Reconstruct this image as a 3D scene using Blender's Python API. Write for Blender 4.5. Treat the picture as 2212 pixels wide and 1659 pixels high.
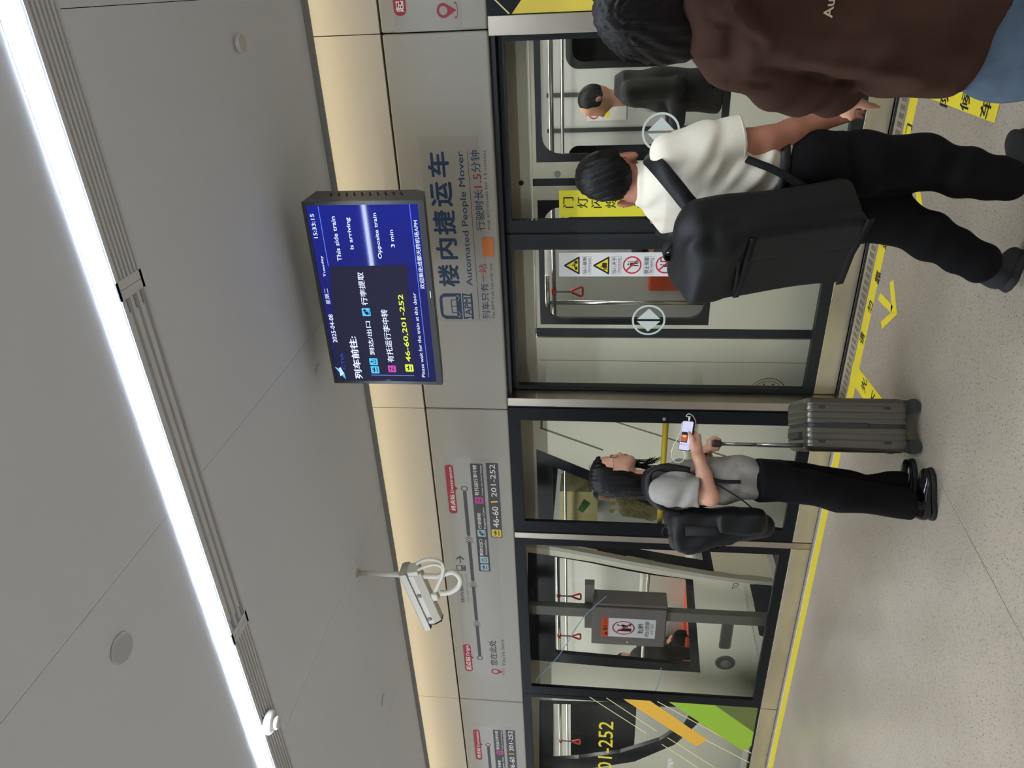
import bpy, math, random
import numpy as np
from mathutils import Vector, Matrix, geometry
try:
    import openvdb as vdb
except ImportError:
    import pyopenvdb as vdb
random.seed(7)
for _o in list(bpy.data.objects):
    bpy.data.objects.remove(_o)
SC = bpy.context.scene
COL = SC.collection
PI = math.pi

# ------------------------------------------------------------------ camera (the phone was held sideways: rolled 90 degrees)
CW, CH, FPX, CAMZ = 2212.0, 1659.0, 1565.5, 1.60
def _cam_axes(yaw, pitch, roll):
    f = np.array([math.sin(yaw)*math.cos(pitch), math.cos(yaw)*math.cos(pitch), math.sin(pitch)])
    rt = np.array([math.cos(yaw), -math.sin(yaw), 0.0]); up = np.cross(rt, f)
    c, s = math.cos(roll), math.sin(roll)
    return np.array([-(-s*rt + c*up), -(c*rt + s*up), f])
CR = _cam_axes(-0.513926, 0.114543, 0.0159271)
cam_d = bpy.data.cameras.new('camera'); cam = bpy.data.objects.new('camera', cam_d); COL.objects.link(cam)
cam_d.sensor_fit = 'HORIZONTAL'; cam_d.sensor_width = 36.0; cam_d.lens = FPX/CW*36.0
cam_d.clip_start = 0.02; cam_d.clip_end = 200
_m = Matrix.Identity(4)
for _i in range(3):
    _m[_i][0] = CR[0][_i]; _m[_i][1] = -CR[1][_i]; _m[_i][2] = -CR[2][_i]
_m[2][3] = CAMZ
cam.matrix_world = _m
SC.camera = cam

# ------------------------------------------------------------------ exposure, world
SC.view_settings.view_transform = 'Standard'
SC.view_settings.look = 'None'
SC.view_settings.exposure = 0.0
SC.view_settings.gamma = 1.0
SC.view_settings.use_curve_mapping = False
SC.cycles.use_denoising = True
SC.cycles.max_bounces = 10; SC.cycles.diffuse_bounces = 5; SC.cycles.glossy_bounces = 4
SC.cycles.transparent_max_bounces = 16; SC.cycles.transmission_bounces = 6
SC.cycles.sample_clamp_indirect = 4.0; SC.cycles.caustics_reflective = False; SC.cycles.caustics_refractive = False
W = bpy.data.worlds.new('world'); SC.world = W; W.use_nodes = True
W.node_tree.nodes['Background'].inputs[0].default_value = (0.9, 0.95, 1.0, 1)
W.node_tree.nodes['Background'].inputs[1].default_value = 0.02
L_STRIP, L_COVE, L_TRAIN = 86.0, 15.0, 12.0     # radiance of the lamps' diffusers
# ------------------------------------------------------------------ helpers
O3 = np.array([0.0, 0.0, CAMZ])
def ray(x, y): return CR.T @ np.array([(x-CW/2)/FPX, (y-CH/2)/FPX, 1.0])
def onY(x, y, Y): d = ray(x, y); return O3 + d*(Y/d[1])
def onZ(x, y, Z): d = ray(x, y); return O3 + d*((Z-CAMZ)/d[2])
def onP(x, y, p, n):
    d = ray(x, y); n = np.array(n, float); return O3 + d*(np.dot(np.array(p)-O3, n)/np.dot(d, n))
def lin(c):
    c = c/255.0
    return c/12.92 if c <= 0.04045 else ((c+0.055)/1.055)**2.4
def rgb(*c): return (lin(c[0]), lin(c[1]), lin(c[2]), 1.0)

MATS = {}
def mat(name, col=(200, 200, 200), rough=0.5, metal=0.0, spec=0.5, bump=None, emit=0.0, ecol=None, vary=None, coat=0.0, sheen=0.0, aniso=None):
    """procedural Principled material; bump=(scale, strength[, stretch xyz]); vary=(scale, amount)"""
    if name in MATS: return MATS[name]
    m = bpy.data.materials.new(name); m.use_nodes = True
    nt = m.node_tree; b = nt.nodes['Principled BSDF']
    c = rgb(*col)
    b.inputs['Base Color'].default_value = c
    b.inputs['Roughness'].default_value = rough; b.inputs['Metallic'].default_value = metal
    b.inputs['Specular IOR Level'].default_value = spec
    b.inputs['Coat Weight'].default_value = coat
    if sheen: b.inputs['Sheen Weight'].default_value = sheen
    if emit:
        b.inputs['Emission Color'].default_value = rgb(*(ecol or col)); b.inputs['Emission Strength'].default_value = emit
    def coords(scale, stretch=(1, 1, 1)):
        tc = nt.nodes.new('ShaderNodeTexCoord'); mp = nt.nodes.new('ShaderNodeMapping')
        mp.inputs['Scale'].default_value = [scale*s for s in stretch]
        nt.links.new(tc.outputs['Object'], mp.inputs[0]); return mp
    if vary:
        mp = coords(vary[0], vary[2] if len(vary) > 2 else (1, 1, 1)); n = nt.nodes.new('ShaderNodeTexNoise'); n.inputs['Scale'].default_value = 1; n.inputs['Detail'].default_value = 4
        nt.links.new(mp.outputs[0], n.inputs['Vector'])
        r = nt.nodes.new('ShaderNodeValToRGB')
        r.color_ramp.elements[0].position = 0.3; r.color_ramp.elements[1].position = 0.7
        r.color_ramp.elements[0].color = tuple(v*(1-vary[1]) for v in c[:3])+(1,)
        r.color_ramp.elements[1].color = tuple(min(1, v*(1+vary[1])) for v in c[:3])+(1,)
        nt.links.new(n.outputs['Fac'], r.inputs[0]); nt.links.new(r.outputs[0], b.inputs['Base Color'])
    if bump:
        mp = coords(bump[0], bump[2] if len(bump) > 2 else (1, 1, 1)); n = nt.nodes.new('ShaderNodeTexNoise'); n.inputs['Scale'].default_value = 1; n.inputs['Detail'].default_value = 5
        nt.links.new(mp.outputs[0], n.inputs['Vector'])
        bp = nt.nodes.new('ShaderNodeBump'); bp.inputs['Strength'].default_value = bump[1]; bp.inputs['Distance'].default_value = 0.01
        nt.links.new(n.outputs['Fac'], bp.inputs['Height']); nt.links.new(bp.outputs[0], b.inputs['Normal'])
    MATS[name] = m; return m

def emitter(name, col, strength):
    if name in MATS: return MATS[name]
    m = bpy.data.materials.new(name); m.use_nodes = True; nt = m.node_tree
    nt.nodes.remove(nt.nodes['Principled BSDF'])
    e = nt.nodes.new('ShaderNodeEmission'); e.inputs[0].default_value = rgb(*col); e.inputs[1].default_value = strength
    nt.links.new(e.outputs[0], nt.nodes['Material Output'].inputs[0]); MATS[name] = m; return m

def glass(name, tint=(225, 232, 228), refl=1.45):
    m = bpy.data.materials.new(name); m.use_nodes = True; nt = m.node_tree
    nt.nodes.remove(nt.nodes['Principled BSDF'])
    t = nt.nodes.new('ShaderNodeBsdfTransparent'); t.inputs[0].default_value = rgb(*tint)
    g = nt.nodes.new('ShaderNodeBsdfGlossy'); g.inputs['Roughness'].default_value = 0.0
    f = nt.nodes.new('ShaderNodeFresnel'); f.inputs[0].default_value = refl
    mx = nt.nodes.new('ShaderNodeMixShader')
    nt.links.new(f.outputs[0], mx.inputs[0]); nt.links.new(t.outputs[0], mx.inputs[1]); nt.links.new(g.outputs[0], mx.inputs[2])
    nt.links.new(mx.outputs[0], nt.nodes['Material Output'].inputs[0]); MATS[name] = m; return m

# ---- text to triangles
_TXT = {}
def glyphs(s, bold=0.0):
    k = (s, bold)
    if k in _TXT: return _TXT[k]
    if bold:                                   # heavier weight: the outline laid down again, shifted all round
        v, f = glyphs(s); V = []; Fs = []
        for i in range(7):
            a = i*PI/3; n = len(v)*i; q = v.copy(); q[:, 2] = i*.00009
            if i < 6: q[:, :2] += np.array([math.cos(a), math.sin(a)])*bold
            V.append(q); Fs += [tuple(j+n for j in q_) for q_ in f]
        _TXT[k] = (np.concatenate(V), Fs); return _TXT[k]
    c = bpy.data.curves.new('t', 'FONT'); c.body = s; c.resolution_u = 2
    o = bpy.data.objects.new('t', c); COL.objects.link(o)
    me = bpy.data.meshes.new_from_object(o.evaluated_get(bpy.context.evaluated_depsgraph_get()))
    v = np.array([(p.co[0], p.co[1], 0.0) for p in me.vertices]); f = [tuple(p.vertices) for p in me.polygons]
    nz = [me.polygons[i].normal.z for i in range(min(5, len(f)))]
    bpy.data.objects.remove(o); bpy.data.curves.remove(c); bpy.data.meshes.remove(me)
    if nz and sum(nz) < 0: f = [tuple(reversed(q)) for q in f]
    _TXT[k] = (v, f); return _TXT[k]

class MB:
    """collects boxes, tubes, plates and lettering; build() links them as ONE mesh object"""
    def __init__(s): s.v = []; s.f = []; s.m = []; s.sm = []; s.marks = []
    def add(s, v, f, mi=0, smooth=False):
        n = len(s.v); s.v += [tuple(map(float, p)) for p in v]; s.f += [tuple(i+n for i in q) for q in f]
        s.m += [mi]*len(f); s.sm += [smooth]*len(f); return s
    def box(s, x0, x1, y0, y1, z0, z1, mi=0):
        x0, x1 = sorted((x0, x1)); y0, y1 = sorted((y0, y1)); z0, z1 = sorted((z0, z1))
        v = [(x, y, z) for z in (z0, z1) for y in (y0, y1) for x in (x0, x1)]
        return s.add(v, [(0, 2, 3, 1), (4, 5, 7, 6), (0, 1, 5, 4), (2, 6, 7, 3), (0, 4, 6, 2), (1, 3, 7, 5)], mi)
    def obox(s, c, ax, ay, az, hx, hy, hz, mi=0):
        c, ax, ay, az = [np.array(q, float) for q in (c, ax, ay, az)]
        v = [c+ax*hx*i+ay*hy*j+az*hz*k for k in (-1, 1) for j in (-1, 1) for i in (-1, 1)]
        f = [(0, 2, 3, 1), (4, 5, 7, 6), (0, 1, 5, 4), (2, 6, 7, 3), (0, 4, 6, 2), (1, 3, 7, 5)]
        if np.dot(np.cross(ax, ay), az) < 0: f = [tuple(reversed(q)) for q in f]
        return s.add(v, f, mi)
    def tube(s, path, r, n=12, mi=0, cap=True, closed=False, smooth=True):
        P = [np.array(p, float) for p in path]; N = len(P)
        R = r if isinstance(r, (list, tuple)) else [r]*N
        v = []; f = []; ref = None
        for i in range(N):
            if closed: t = P[(i+1) % N]-P[i-1]
            else: t = P[min(i+1, N-1)]-P[max(i-1, 0)]
            t = t/(np.linalg.norm(t)+1e-12)
            if ref is None:
                ref = np.array([0, 0, 1.0]) if abs(t[2]) < .9 else np.array([1.0, 0, 0])
            a = ref-t*np.dot(ref, t); a /= np.linalg.norm(a)+1e-12; b = np.cross(t, a); ref = a
            for k in range(n):
                th = 2*PI*k/n; v.append(P[i]+R[i]*(math.cos(th)*a+math.sin(th)*b))
        for i in range(N if closed else N-1):
            j = (i+1) % N
            for k in range(n):
                l = (k+1) % n; f.append((i*n+k, i*n+l, j*n+l, j*n+k))
        s.add(v, f, mi, smooth)
        if cap and not closed:
            q = len(s.v)-len(v)
            s.f += [tuple(q+k for k in reversed(range(n))), tuple(q+(N-1)*n+k for k in range(n))]; s.m += [mi]*2; s.sm += [False]*2
        return s
    def ribbon(s, path, side, w, t, mi=0):
        """flat strap: path points, side vectors, half width w, half thickness t"""
        P = [np.array(p, float) for p in path]; N = len(P); v = []; f = []
        for i in range(N):
            tg = P[min(i+1, N-1)]-P[max(i-1, 0)]; tg /= np.linalg.norm(tg)+1e-12
            sd = np.array(side[i] if isinstance(side, list) else side, float); sd = sd-tg*np.dot(sd, tg); sd /= np.linalg.norm(sd)+1e-12
            nn = np.cross(tg, sd)
            v += [P[i]+sd*w+nn*t, P[i]-sd*w+nn*t, P[i]-sd*w-nn*t, P[i]+sd*w-nn*t]
        for i in range(N-1):
            for k in range(4):
                l = (k+1) % 4; f.append((i*4+k, i*4+l, (i+1)*4+l, (i+1)*4+k))
        f += [(3, 2, 1, 0), tuple((N-1)*4+k for k in range(4))]
        return s.add(v, f, mi, True)
    def sheet(s, pts, mi=0): return s.add(pts, [tuple(range(len(pts)))], mi)
    def plate(s, outer, holes, fr, t, mi=0):
        """polygon with holes in the frame fr=(origin,u,v), thickness t backwards along u x v"""
        O, u, v = [np.array(q, float) for q in fr]; nrm = np.cross(u, v)
        loops = [list(outer)]+[list(h) for h in holes]
        for i, l in enumerate(loops):
            A = sum(l[k][0]*l[(k+1) % len(l)][1]-l[(k+1) % len(l)][0]*l[k][1] for k in range(len(l)))
            if (A < 0) == (i == 0): loops[i] = l[::-1]
        flat = [p for l in loops for p in l]
        tri = geometry.tessellate_polygon([[Vector((p[0], p[1], 0)) for p in l] for l in loops])
        V = [O+u*p[0]+v*p[1] for p in flat]; n = len(V)
        tr = []
        for a, b, c in tri:
            A = (flat[b][0]-flat[a][0])*(flat[c][1]-flat[a][1])-(flat[c][0]-flat[a][0])*(flat[b][1]-flat[a][1])
            tr.append((a, b, c) if A > 0 else (a, c, b))
        f = list(tr)
        if t:
            V = V+[p-nrm*t for p in V]; f += [(a+n, c+n, b+n) for a, b, c in tr]
            q = 0
            for l in loops:
                L = len(l)
                for k in range(L):
                    a, b = q+k, q+(k+1) % L; f.append((a, a+n, b+n, b))
                q += L
        return s.add(V, f, mi)
    def text(s, body, fr, width, height, mi=0, bold=0.0, mode=None):
        """lettering in frame fr (origin = left end of the baseline); height = capitals' height or, for Chinese, the box height"""
        s.marks.append((len(s.v), len(s.f)))
        v, f = glyphs(body, bold)
        O, a, b = [np.array(q, float) for q in fr]
        x0, x1 = v[:, 0].min(), v[:, 0].max()
        cjk = any(ord(c) > 0x2E80 for c in body)
        if mode == 'box' or (cjk and mode != 'cap'): y0, y1 = v[:, 1].min(), v[:, 1].max()
        else:
            h, _ = glyphs('H', bold); y0, y1 = 0.0, h[:, 1].max()
        sx = width/(x1-x0) if width else height/(y1-y0); sy = height/(y1-y0) if height else sx
        nn = np.cross(a, b)
        return s.add([O+a*((p[0]-x0)*sx)+b*((p[1]-y0)*sy)+nn*p[2] for p in v], f, mi)
    def build(s, name, mats, parent=None, bevel=0.0, seg=2, sub=0):
        if name.endswith('lettering') and len(s.marks) > 1 and s.marks[0] == (0, 0):      # every line of writing a part of its own
            mk = s.marks+[(len(s.v), len(s.f))]; o = None
            for (v0, f0), (v1, f1) in zip(mk, mk[1:]):
                q = MB(); q.v = s.v[v0:v1]; q.f = [tuple(i-v0 for i in g) for g in s.f[f0:f1]]; q.m = s.m[f0:f1]; q.sm = s.sm[f0:f1]
                ms = mats if isinstance(mats, (list, tuple)) else [mats]; k = q.m[0]; q.m = [0]*len(q.m); o = q.build(name, ms[k], parent)
            return o
        me = bpy.data.meshes.new(name); me.from_pydata(s.v, [], s.f)
        if not isinstance(mats, (list, tuple)): mats = [mats]
        for m in mats: me.materials.append(m)
        me.polygons.foreach_set('material_index', s.m); me.polygons.foreach_set('use_smooth', s.sm)
        me.update()
        o = bpy.data.objects.new(name, me); COL.objects.link(o)
        if bevel:
            md = o.modifiers.new('bevel', 'BEVEL'); md.width = bevel; md.segments = seg; md.limit_method = 'ANGLE'; md.harden_normals = False
        if parent is not None: attach(o, parent)
        return o

def attach(o, parent):
    o.parent = parent
    o.matrix_parent_inverse = Matrix.Translation(-Vector(parent.location))
def tag(o, label=None, cat=None, group=None, kind=None):
    if label: o['label'] = label
    if cat: o['category'] = cat
    if group: o['group'] = group
    if kind: o['kind'] = kind
    return o
def thing(name, label, cat, loc=(0, 0, 0), group=None, kind=None):
    o = bpy.data.objects.new(name, None); COL.objects.link(o); o.location = [float(q) for q in loc]; o.empty_display_size = 0.1
    return tag(o, label, cat, group, kind)
def struct(o): o['kind'] = 'structure'; return o
def rrect(x0, x1, y0, y1, r, n=6):
    x0, x1 = sorted((x0, x1)); y0, y1 = sorted((y0, y1)); p = []
    for cx, cy, a in ((x1-r, y1-r, 0), (x0+r, y1-r, 90), (x0+r, y0+r, 180), (x1-r, y0+r, 270)):
        for k in range(n+1):
            t = math.radians(a+90*k/n); p.append((cx+r*math.cos(t), cy+r*math.sin(t)))
    return p
def circle(cx, cy, r, n=32, ry=None): return [(cx+r*math.cos(2*PI*k/n), cy+(ry or r)*math.sin(2*PI*k/n)) for k in range(n)]
UX, UY, UZ = np.array([1.0, 0, 0]), np.array([0, 1.0, 0]), np.array([0, 0, 1.0])
def wallf(Y): return (np.array([0, Y, 0.0]), UX, UZ)          # frame of a plane facing the platform: (x, z)
def px2(x, y, Y): p = onY(x, y, Y); return (p[0], p[2])
def smooth(path, n=8):
    """Catmull-Rom through the points"""
    P = [np.array(p, float) for p in path]; P = [2*P[0]-P[1]]+P+[2*P[-1]-P[-2]]; out = []
    for i in range(1, len(P)-2):
        for k in range(n):
            t = k/n; a, b, c, d = P[i-1:i+3]
            out.append(.5*((2*b)+(c-a)*t+(2*a-5*b+4*c-d)*t*t+(3*b-a-3*c+d)*t**3))
    return out+[P[-2]]
# ------------------------------------------------------------------ materials of the place
M_ceil = mat('ceiling_paint', (234, 240, 251), .85, spec=.08)
M_gap = mat('dark_gap', (18, 18, 18), .9)
M_head = mat('header_panel', (154, 149, 137), .34, spec=.45)
M_upper = mat('upper_panel', (184, 178, 163), .4, spec=.4)
M_lip = mat('grey_trim', (150, 150, 146), .5)
M_black = mat('black_glass_border', (16, 18, 20), .3, spec=.18)
M_rub = mat('black_rubber', (14, 15, 16), .5)
M_greyframe = mat('dark_anodised_frame', (36, 39, 39), .36, spec=.25)
M_steel = mat('brushed_steel', (206, 197, 180), .42, metal=1.0, bump=(1.0, .12, (3, 400, 400)), vary=(2.5, .12, (1, 1, 3)))
M_steelv = mat('brushed_steel_post', (184, 174, 158), .3, metal=1.0, bump=(1.0, .12, (400, 400, 3)), vary=(2.0, .1))
M_white = mat('white_plastic', (216, 214, 208), .35)
M_yel = mat('yellow_tape', (236, 214, 50), .5)
M_blackink = mat('black_print', (22, 20, 16), .6)
M_whiteink = mat('white_print', (232, 230, 225), .6)
M_glass = glass('screen_door_glass', (248, 248, 246), 1.3)
M_redink = mat('red_print', (150, 28, 44), .5)
M_navy = mat('navy_print', (22, 50, 84), .5)
M_greyink = mat('dark_grey_print', (62, 60, 62), .5)

def floor_material():
    m = bpy.data.materials.new('speckled_vinyl'); m.use_nodes = True; nt = m.node_tree; b = nt.nodes['Principled BSDF']
    tc = nt.nodes.new('ShaderNodeTexCoord')
    base = None
    n = nt.nodes.new('ShaderNodeTexNoise'); n.inputs['Scale'].default_value = 1.6; n.inputs['Detail'].default_value = 5
    nt.links.new(tc.outputs['Object'], n.inputs['Vector'])
    r = nt.nodes.new('ShaderNodeValToRGB'); r.color_ramp.elements[0].position = .3; r.color_ramp.elements[1].position = .7
    r.color_ramp.elements[0].color = rgb(153, 140, 124); r.color_ramp.elements[1].color = rgb(170, 156, 138)
    nt.links.new(n.outputs['Fac'], r.inputs[0]); base = r.outputs[0]
    for sc, thr, col, rnd in ((105, .17, (84, 76, 68), .38), (150, .2, (118, 106, 94), .5), (130, .16, (170, 160, 147), .4), (210, .22, (96, 90, 84), .3)):
        mp = nt.nodes.new('ShaderNodeMapping'); mp.inputs['Location'].default_value = (sc*.37, sc*.11, 0); mp.inputs['Rotation'].default_value = (0, 0, .4)
        nt.links.new(tc.outputs['Object'], mp.inputs[0])
        v = nt.nodes.new('ShaderNodeTexVoronoi'); v.inputs['Scale'].default_value = sc; v.inputs['Randomness'].default_value = 1
        nt.links.new(mp.outputs[0], v.inputs['Vector'])
        sep = nt.nodes.new('ShaderNodeSeparateColor'); nt.links.new(v.outputs['Color'], sep.inputs[0])
        lt = nt.nodes.new('ShaderNodeMath'); lt.operation = 'MULTIPLY'; nt.links.new(sep.outputs[0], lt.inputs[0]); lt.inputs[1].default_value = thr*2.0
        c1 = nt.nodes.new('ShaderNodeMath'); c1.operation = 'LESS_THAN'; nt.links.new(v.outputs['Distance'], c1.inputs[0]); nt.links.new(lt.outputs[0], c1.inputs[1])
        c2 = nt.nodes.new('ShaderNodeMath'); c2.operation = 'LESS_THAN'; nt.links.new(sep.outputs[1], c2.inputs[0]); c2.inputs[1].default_value = rnd
        c3 = nt.nodes.new('ShaderNodeMath'); c3.operation = 'MULTIPLY'; nt.links.new(c1.outputs[0], c3.inputs[0]); nt.links.new(c2.outputs[0], c3.inputs[1])
        mx = nt.nodes.new('ShaderNodeMix'); mx.data_type = 'RGBA'
        nt.links.new(c3.outputs[0], mx.inputs[0]); nt.links.new(base, mx.inputs[6]); mx.inputs[7].default_value = rgb(*col); base = mx.outputs[2]
    nt.links.new(base, b.inputs['Base Color'])
    b.inputs['Roughness'].default_value = .3; b.inputs['Specular IOR Level'].default_value = .35
    return m
M_floor = floor_material()

# ------------------------------------------------------------------ room shell
XL, XR, YB, YW, ZC = -16.0, 5.0, -5.2, 4.27, 3.10
b = MB(); b.box(XL, XR, YB, 4.395, -.12, 0); struct(b.build('floor', M_floor))
p0, p1 = onZ(2017.3, 1016.9, 0), onZ(2212, 1383, 0); d = (p1-p0)/np.linalg.norm(p1-p0); nn = np.array([-d[1], d[0], 0])
b = MB(); q = p1+d*1.2; b.sheet([p0+nn*.0013+UZ*.0008, q+nn*.0013+UZ*.0008, q-nn*.0013+UZ*.0008, p0-nn*.0013+UZ*.0008][::-1]); struct(b.build('floor_seam', mat('seam_line', (96, 86, 76), .6)))
# ceiling panels with fine joints, slots left for the lamp strip and the air grilles
bx = [XL]+[-.022-1.588*k for k in range(9, -1, -1)]+[1.566, 3.154, XR]
b = MB()
for i in range(len(bx)-1):
    a, c = bx[i]+.0012, bx[i+1]-.0012
    b.box(a, c, 2.122, 3.975, ZC, ZC+.02); b.box(a, c, -3.27, 1.885, ZC, ZC+.02); b.box(a, c, YB, -3.37, ZC, ZC+.02)
b.box(XL, XR, 1.885, 1.889, ZC-.001, ZC+.06); b.box(XL, XR, 1.9655, 1.984, ZC-.001, ZC+.06)
b.box(XL, XR, YB, 3.9, ZC+.09, ZC+.11, 1)
struct(b.build('ceiling', [M_ceil, M_gap]))
b = MB(); b.box(XL, XR, 3.975, 3.985, ZC-.034, ZC+.03); struct(b.build('trim_ceiling', M_lip))
b = MB(); b.box(XL, XR, 3.9, 4.4, 3.42, 3.44); b.box(XL, XR, 3.88, 3.9, ZC+.02, 3.44); struct(b.build('ceiling_cove', M_upper))
# upper wall and door header, panel by panel
hx = [XR, 2.35, -.236, -2.618, -5.72, -8.85, -11.95, XL]
b = MB()
for i in range(len(hx)-1): b.box(hx[i]-.002, hx[i+1]+.002, YW, YW+.08, 2.795, 3.42)
b.box(XL, XR, YW+.05, YW+.1, 2.2, 3.42, 1)
struct(b.build('wall_front', [M_upper, M_gap], bevel=.002))
b = MB()
for i in range(len(hx)-1): b.box(hx[i]-.0025, hx[i+1]+.0025, YW, YW+.09, 2.202, 2.786)
struct(b.build('trim_header', M_head, bevel=.012, seg=3))
b = MB(); b.box(XL, XR, YW+.09, YW+.3, 2.2, 2.6); struct(b.build('wall_track_side', M_gap))
# rest of the platform behind the viewer
b = MB(); b.box(XL, XR, YB-.1, YB, 0, 3.3); b.box(XL, XR, YB, YB+.04, 2.2, 2.8, 1)
for k in range(9): b.box(XL+.4+k*2.3, XL+2.4+k*2.3, YB, YB+.02, .2, 2.15, 2)
struct(b.build('wall_back', [mat('back_wall', (170, 167, 160), .5), M_head, M_black]))
b = MB(); b.box(XL-.1, XL, YB, 4.4, 0, 3.3); struct(b.build('wall_left', mat('end_wall', (170, 166, 158), .6)))
b = MB(); b.box(XR, XR+.1, YB, 4.4, 0, 3.3); struct(b.build('wall_right', mat('end_wall', (170, 166, 158), .6)))

# ------------------------------------------------------------------ ceiling fittings
M_strip = emitter('lamp_diffuser', (226, 239, 255), L_STRIP)
for nm, y0, y1, lb in (('strip_light', 1.889, 1.971, 'long white linear lamp strip running across the platform ceiling beside the air grilles'),
                       ('strip_light', -3.36, -3.28, 'unseen linear lamp strip added in the ceiling behind the viewer as fill light')):  # added unseen lamp, placed and brightened so floor bounce lifts the ceiling
    t = thing(nm, lb, 'ceiling light', (0, y0, ZC))
    b = MB(); b.box(XL, XR, y0, y0+.076, ZC-.0035, ZC+.012); b.build('diffuser', M_strip if y0 > 0 else emitter('back_fill_diffuser', (226, 239, 255), L_STRIP*1.15), t)
    b = MB(); b.box(XL, XR, y0-.004, y1+.004, ZC+.012, ZC+.05); b.build('housing', M_white, t)
t = thing('cove_light', 'hidden warm lamp strip glowing in the slot above the header wall', 'cove light', (0, 4.03, 3.24))
b = MB(); b.box(XL, XR, 4.0, 4.03, 3.215, 3.235); b.build('diffuser', emitter('cove_lamp', (255, 242, 216), L_COVE), t)
b = MB(); b.box(XL, XR, 3.985, 4.045, 3.24, 3.26); b.build('bracket', M_white, t)
M_grille = mat('grille_paint', (226, 228, 233), .7, spec=.15)
def grille(x0, x1, n, label, wide):
    t = thing('air_grille', label, 'air grille', ((x0+x1)/2, 2.05, ZC), 'air grilles beside the lamp strip')
    ya, yb = 1.984, 2.122
    b = MB()
    b.box(x0, x0+.03, ya, yb, ZC-.004, ZC+.03); b.box(x1-.03, x1, ya, yb, ZC-.004, ZC+.03)
    b.box(x0, x1, yb-.012, yb, ZC-.004, ZC+.03); b.box(x0, x1, ya, ya+.008, ZC-.004, ZC+.03)
    b.build('frame', M_grille, t)
    b = MB(); w = yb-ya-.02
    for k in range(n):
        yk = ya+.008+w*(k+.5)/n
        if wide: b.box(x0+.03, x1-.03, yk-w/n*.5, yk-w/n*.12, ZC-.001, ZC+.012); b.box(x0+.08, x1-.08, yk-.004, yk+.008, ZC+.002, ZC+.012)
        else: b.box(x0+.03, x1-.03, yk-w/n*.3, yk+w/n*.22, ZC-.001, ZC+.012)
    b.build('slats', M_grille, t)
    b = MB(); b.box(x0, x1, ya, yb, ZC+.012, ZC+.016); b.build('backing', mat('grille_backing', (150, 153, 160), .8), t)
grille(-.812, 3.2, 6, 'fine six slot air grille at the right end, nearest the ceiling joint', False)
grille(-2.378, -.814, 3, 'wide three slot air grille between the two fine grilles', True)
grille(-7.2, -2.38, 6, 'fine slatted air grille at the left, carrying the smoke detector', False)
grille(-15.5, -7.202, 6, 'fine slatted air grille farthest along the platform', False)

def disc_on_ceiling(name, label, cat, x, y, r, h, m, group=None):
    t = thing(name, label, cat, (x, y, ZC), group)
    b = MB(); b.plate(circle(0, 0, r), [], ((x, y, ZC-h), UX, -UY), -h); b.build('cover', m, t, bevel=min(.003, h*.4)); return t
t = disc_on_ceiling('speaker', 'round flush ceiling loudspeaker left of the lamp strip', 'speaker', -1.82, 1.461, .047, .006, mat('speaker_mesh', (200, 204, 212), .7), None)
b = MB(); ring = [(-1.82+.047*math.cos(a), 1.461+.047*math.sin(a), ZC-.005) for a in np.linspace(0, 2*PI, 41)[:-1]]; b.tube(ring, .0035, 8, closed=True); b.build('rim', M_white, t)
t = disc_on_ceiling('sprinkler', 'small raised white ceiling disc near the right end of the ceiling', 'ceiling disc', -.189, 3.15, .034, .018, M_white)
disc_on_ceiling('access_disc', 'flat white ceiling disc just left of the hanging screen', 'ceiling disc', -1.83, 3.334, .042, .004, M_ceil)
disc_on_ceiling('access_disc', 'flat white ceiling disc beyond the security camera at the left', 'ceiling disc', -4.55, 3.343, .042, .004, M_ceil)
t = thing('smoke_detector', 'white round smoke detector hanging from the left air grille', 'smoke detector', (-2.977, 2.03, ZC))
def lathe(c, prof, axis=-UZ, n=32, mi=0, mb=None):
    b = mb or MB(); c = np.array(c, float); ax = np.array(axis, float); ax /= np.linalg.norm(ax)
    a = np.cross(ax, UX if abs(ax[0]) < .9 else UY); a /= np.linalg.norm(a); e = np.cross(ax, a)
    v = [c+ax*h+r*(math.cos(2*PI*k/n)*a+math.sin(2*PI*k/n)*e) for r, h in prof for k in range(n)]
    f = [(i*n+k, i*n+(k+1) % n, (i+1)*n+(k+1) % n, (i+1)*n+k) for i in range(len(prof)-1) for k in range(n)]
    f.append(tuple(range(n))[::-1]); f.append(tuple((len(prof)-1)*n+k for k in range(n)))
    b.add(v, f, mi, True); return b
lathe((-2.977, 2.03, ZC-.003), [(.05, 0), (.054, .006), (.054, .022), (.046, .032), (.03, .036)]).build('base', M_white, t)
lathe((-2.977, 2.03, ZC-.036), [(.022, 0), (.022, .012), (.031, .013), (.031, .017), (.024, .024), (.006, .027)]).build('sensor_cap', M_white, t)

# ------------------------------------------------------------------ platform screen doors
def framed(name, x0, x1, z0, z1, gx0, gx1, gz0, gz1, Y, t, fm, label=None):
    """glazed panel: border with opening, pane behind it; a part of the building"""
    r = thing(name, None, None, ((x0+x1)/2, Y, z0)); r['kind'] = 'structure'
    b = MB(); b.plate(rrect(x0, x1, z0, z1, .003, 1), [rrect(gx0, gx1, gz0, gz1, .006, 2)], wallf(Y), -t if False else t)
    o = b.build('frame', fm, r)
    b = MB(); b.plate([(gx0-.004 if gx0 < gx1 else gx0+.004, gz0-.004), (gx1+.004 if gx0 < gx1 else gx1-.004, gz0-.004), (gx1+.004 if gx0 < gx1 else gx1-.004, gz1+.004), (gx0-.004 if gx0 < gx1 else gx0+.004, gz1+.004)], [], wallf(Y+t*.25), 0); b.build('pane', M_glass, r)
    return r
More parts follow.
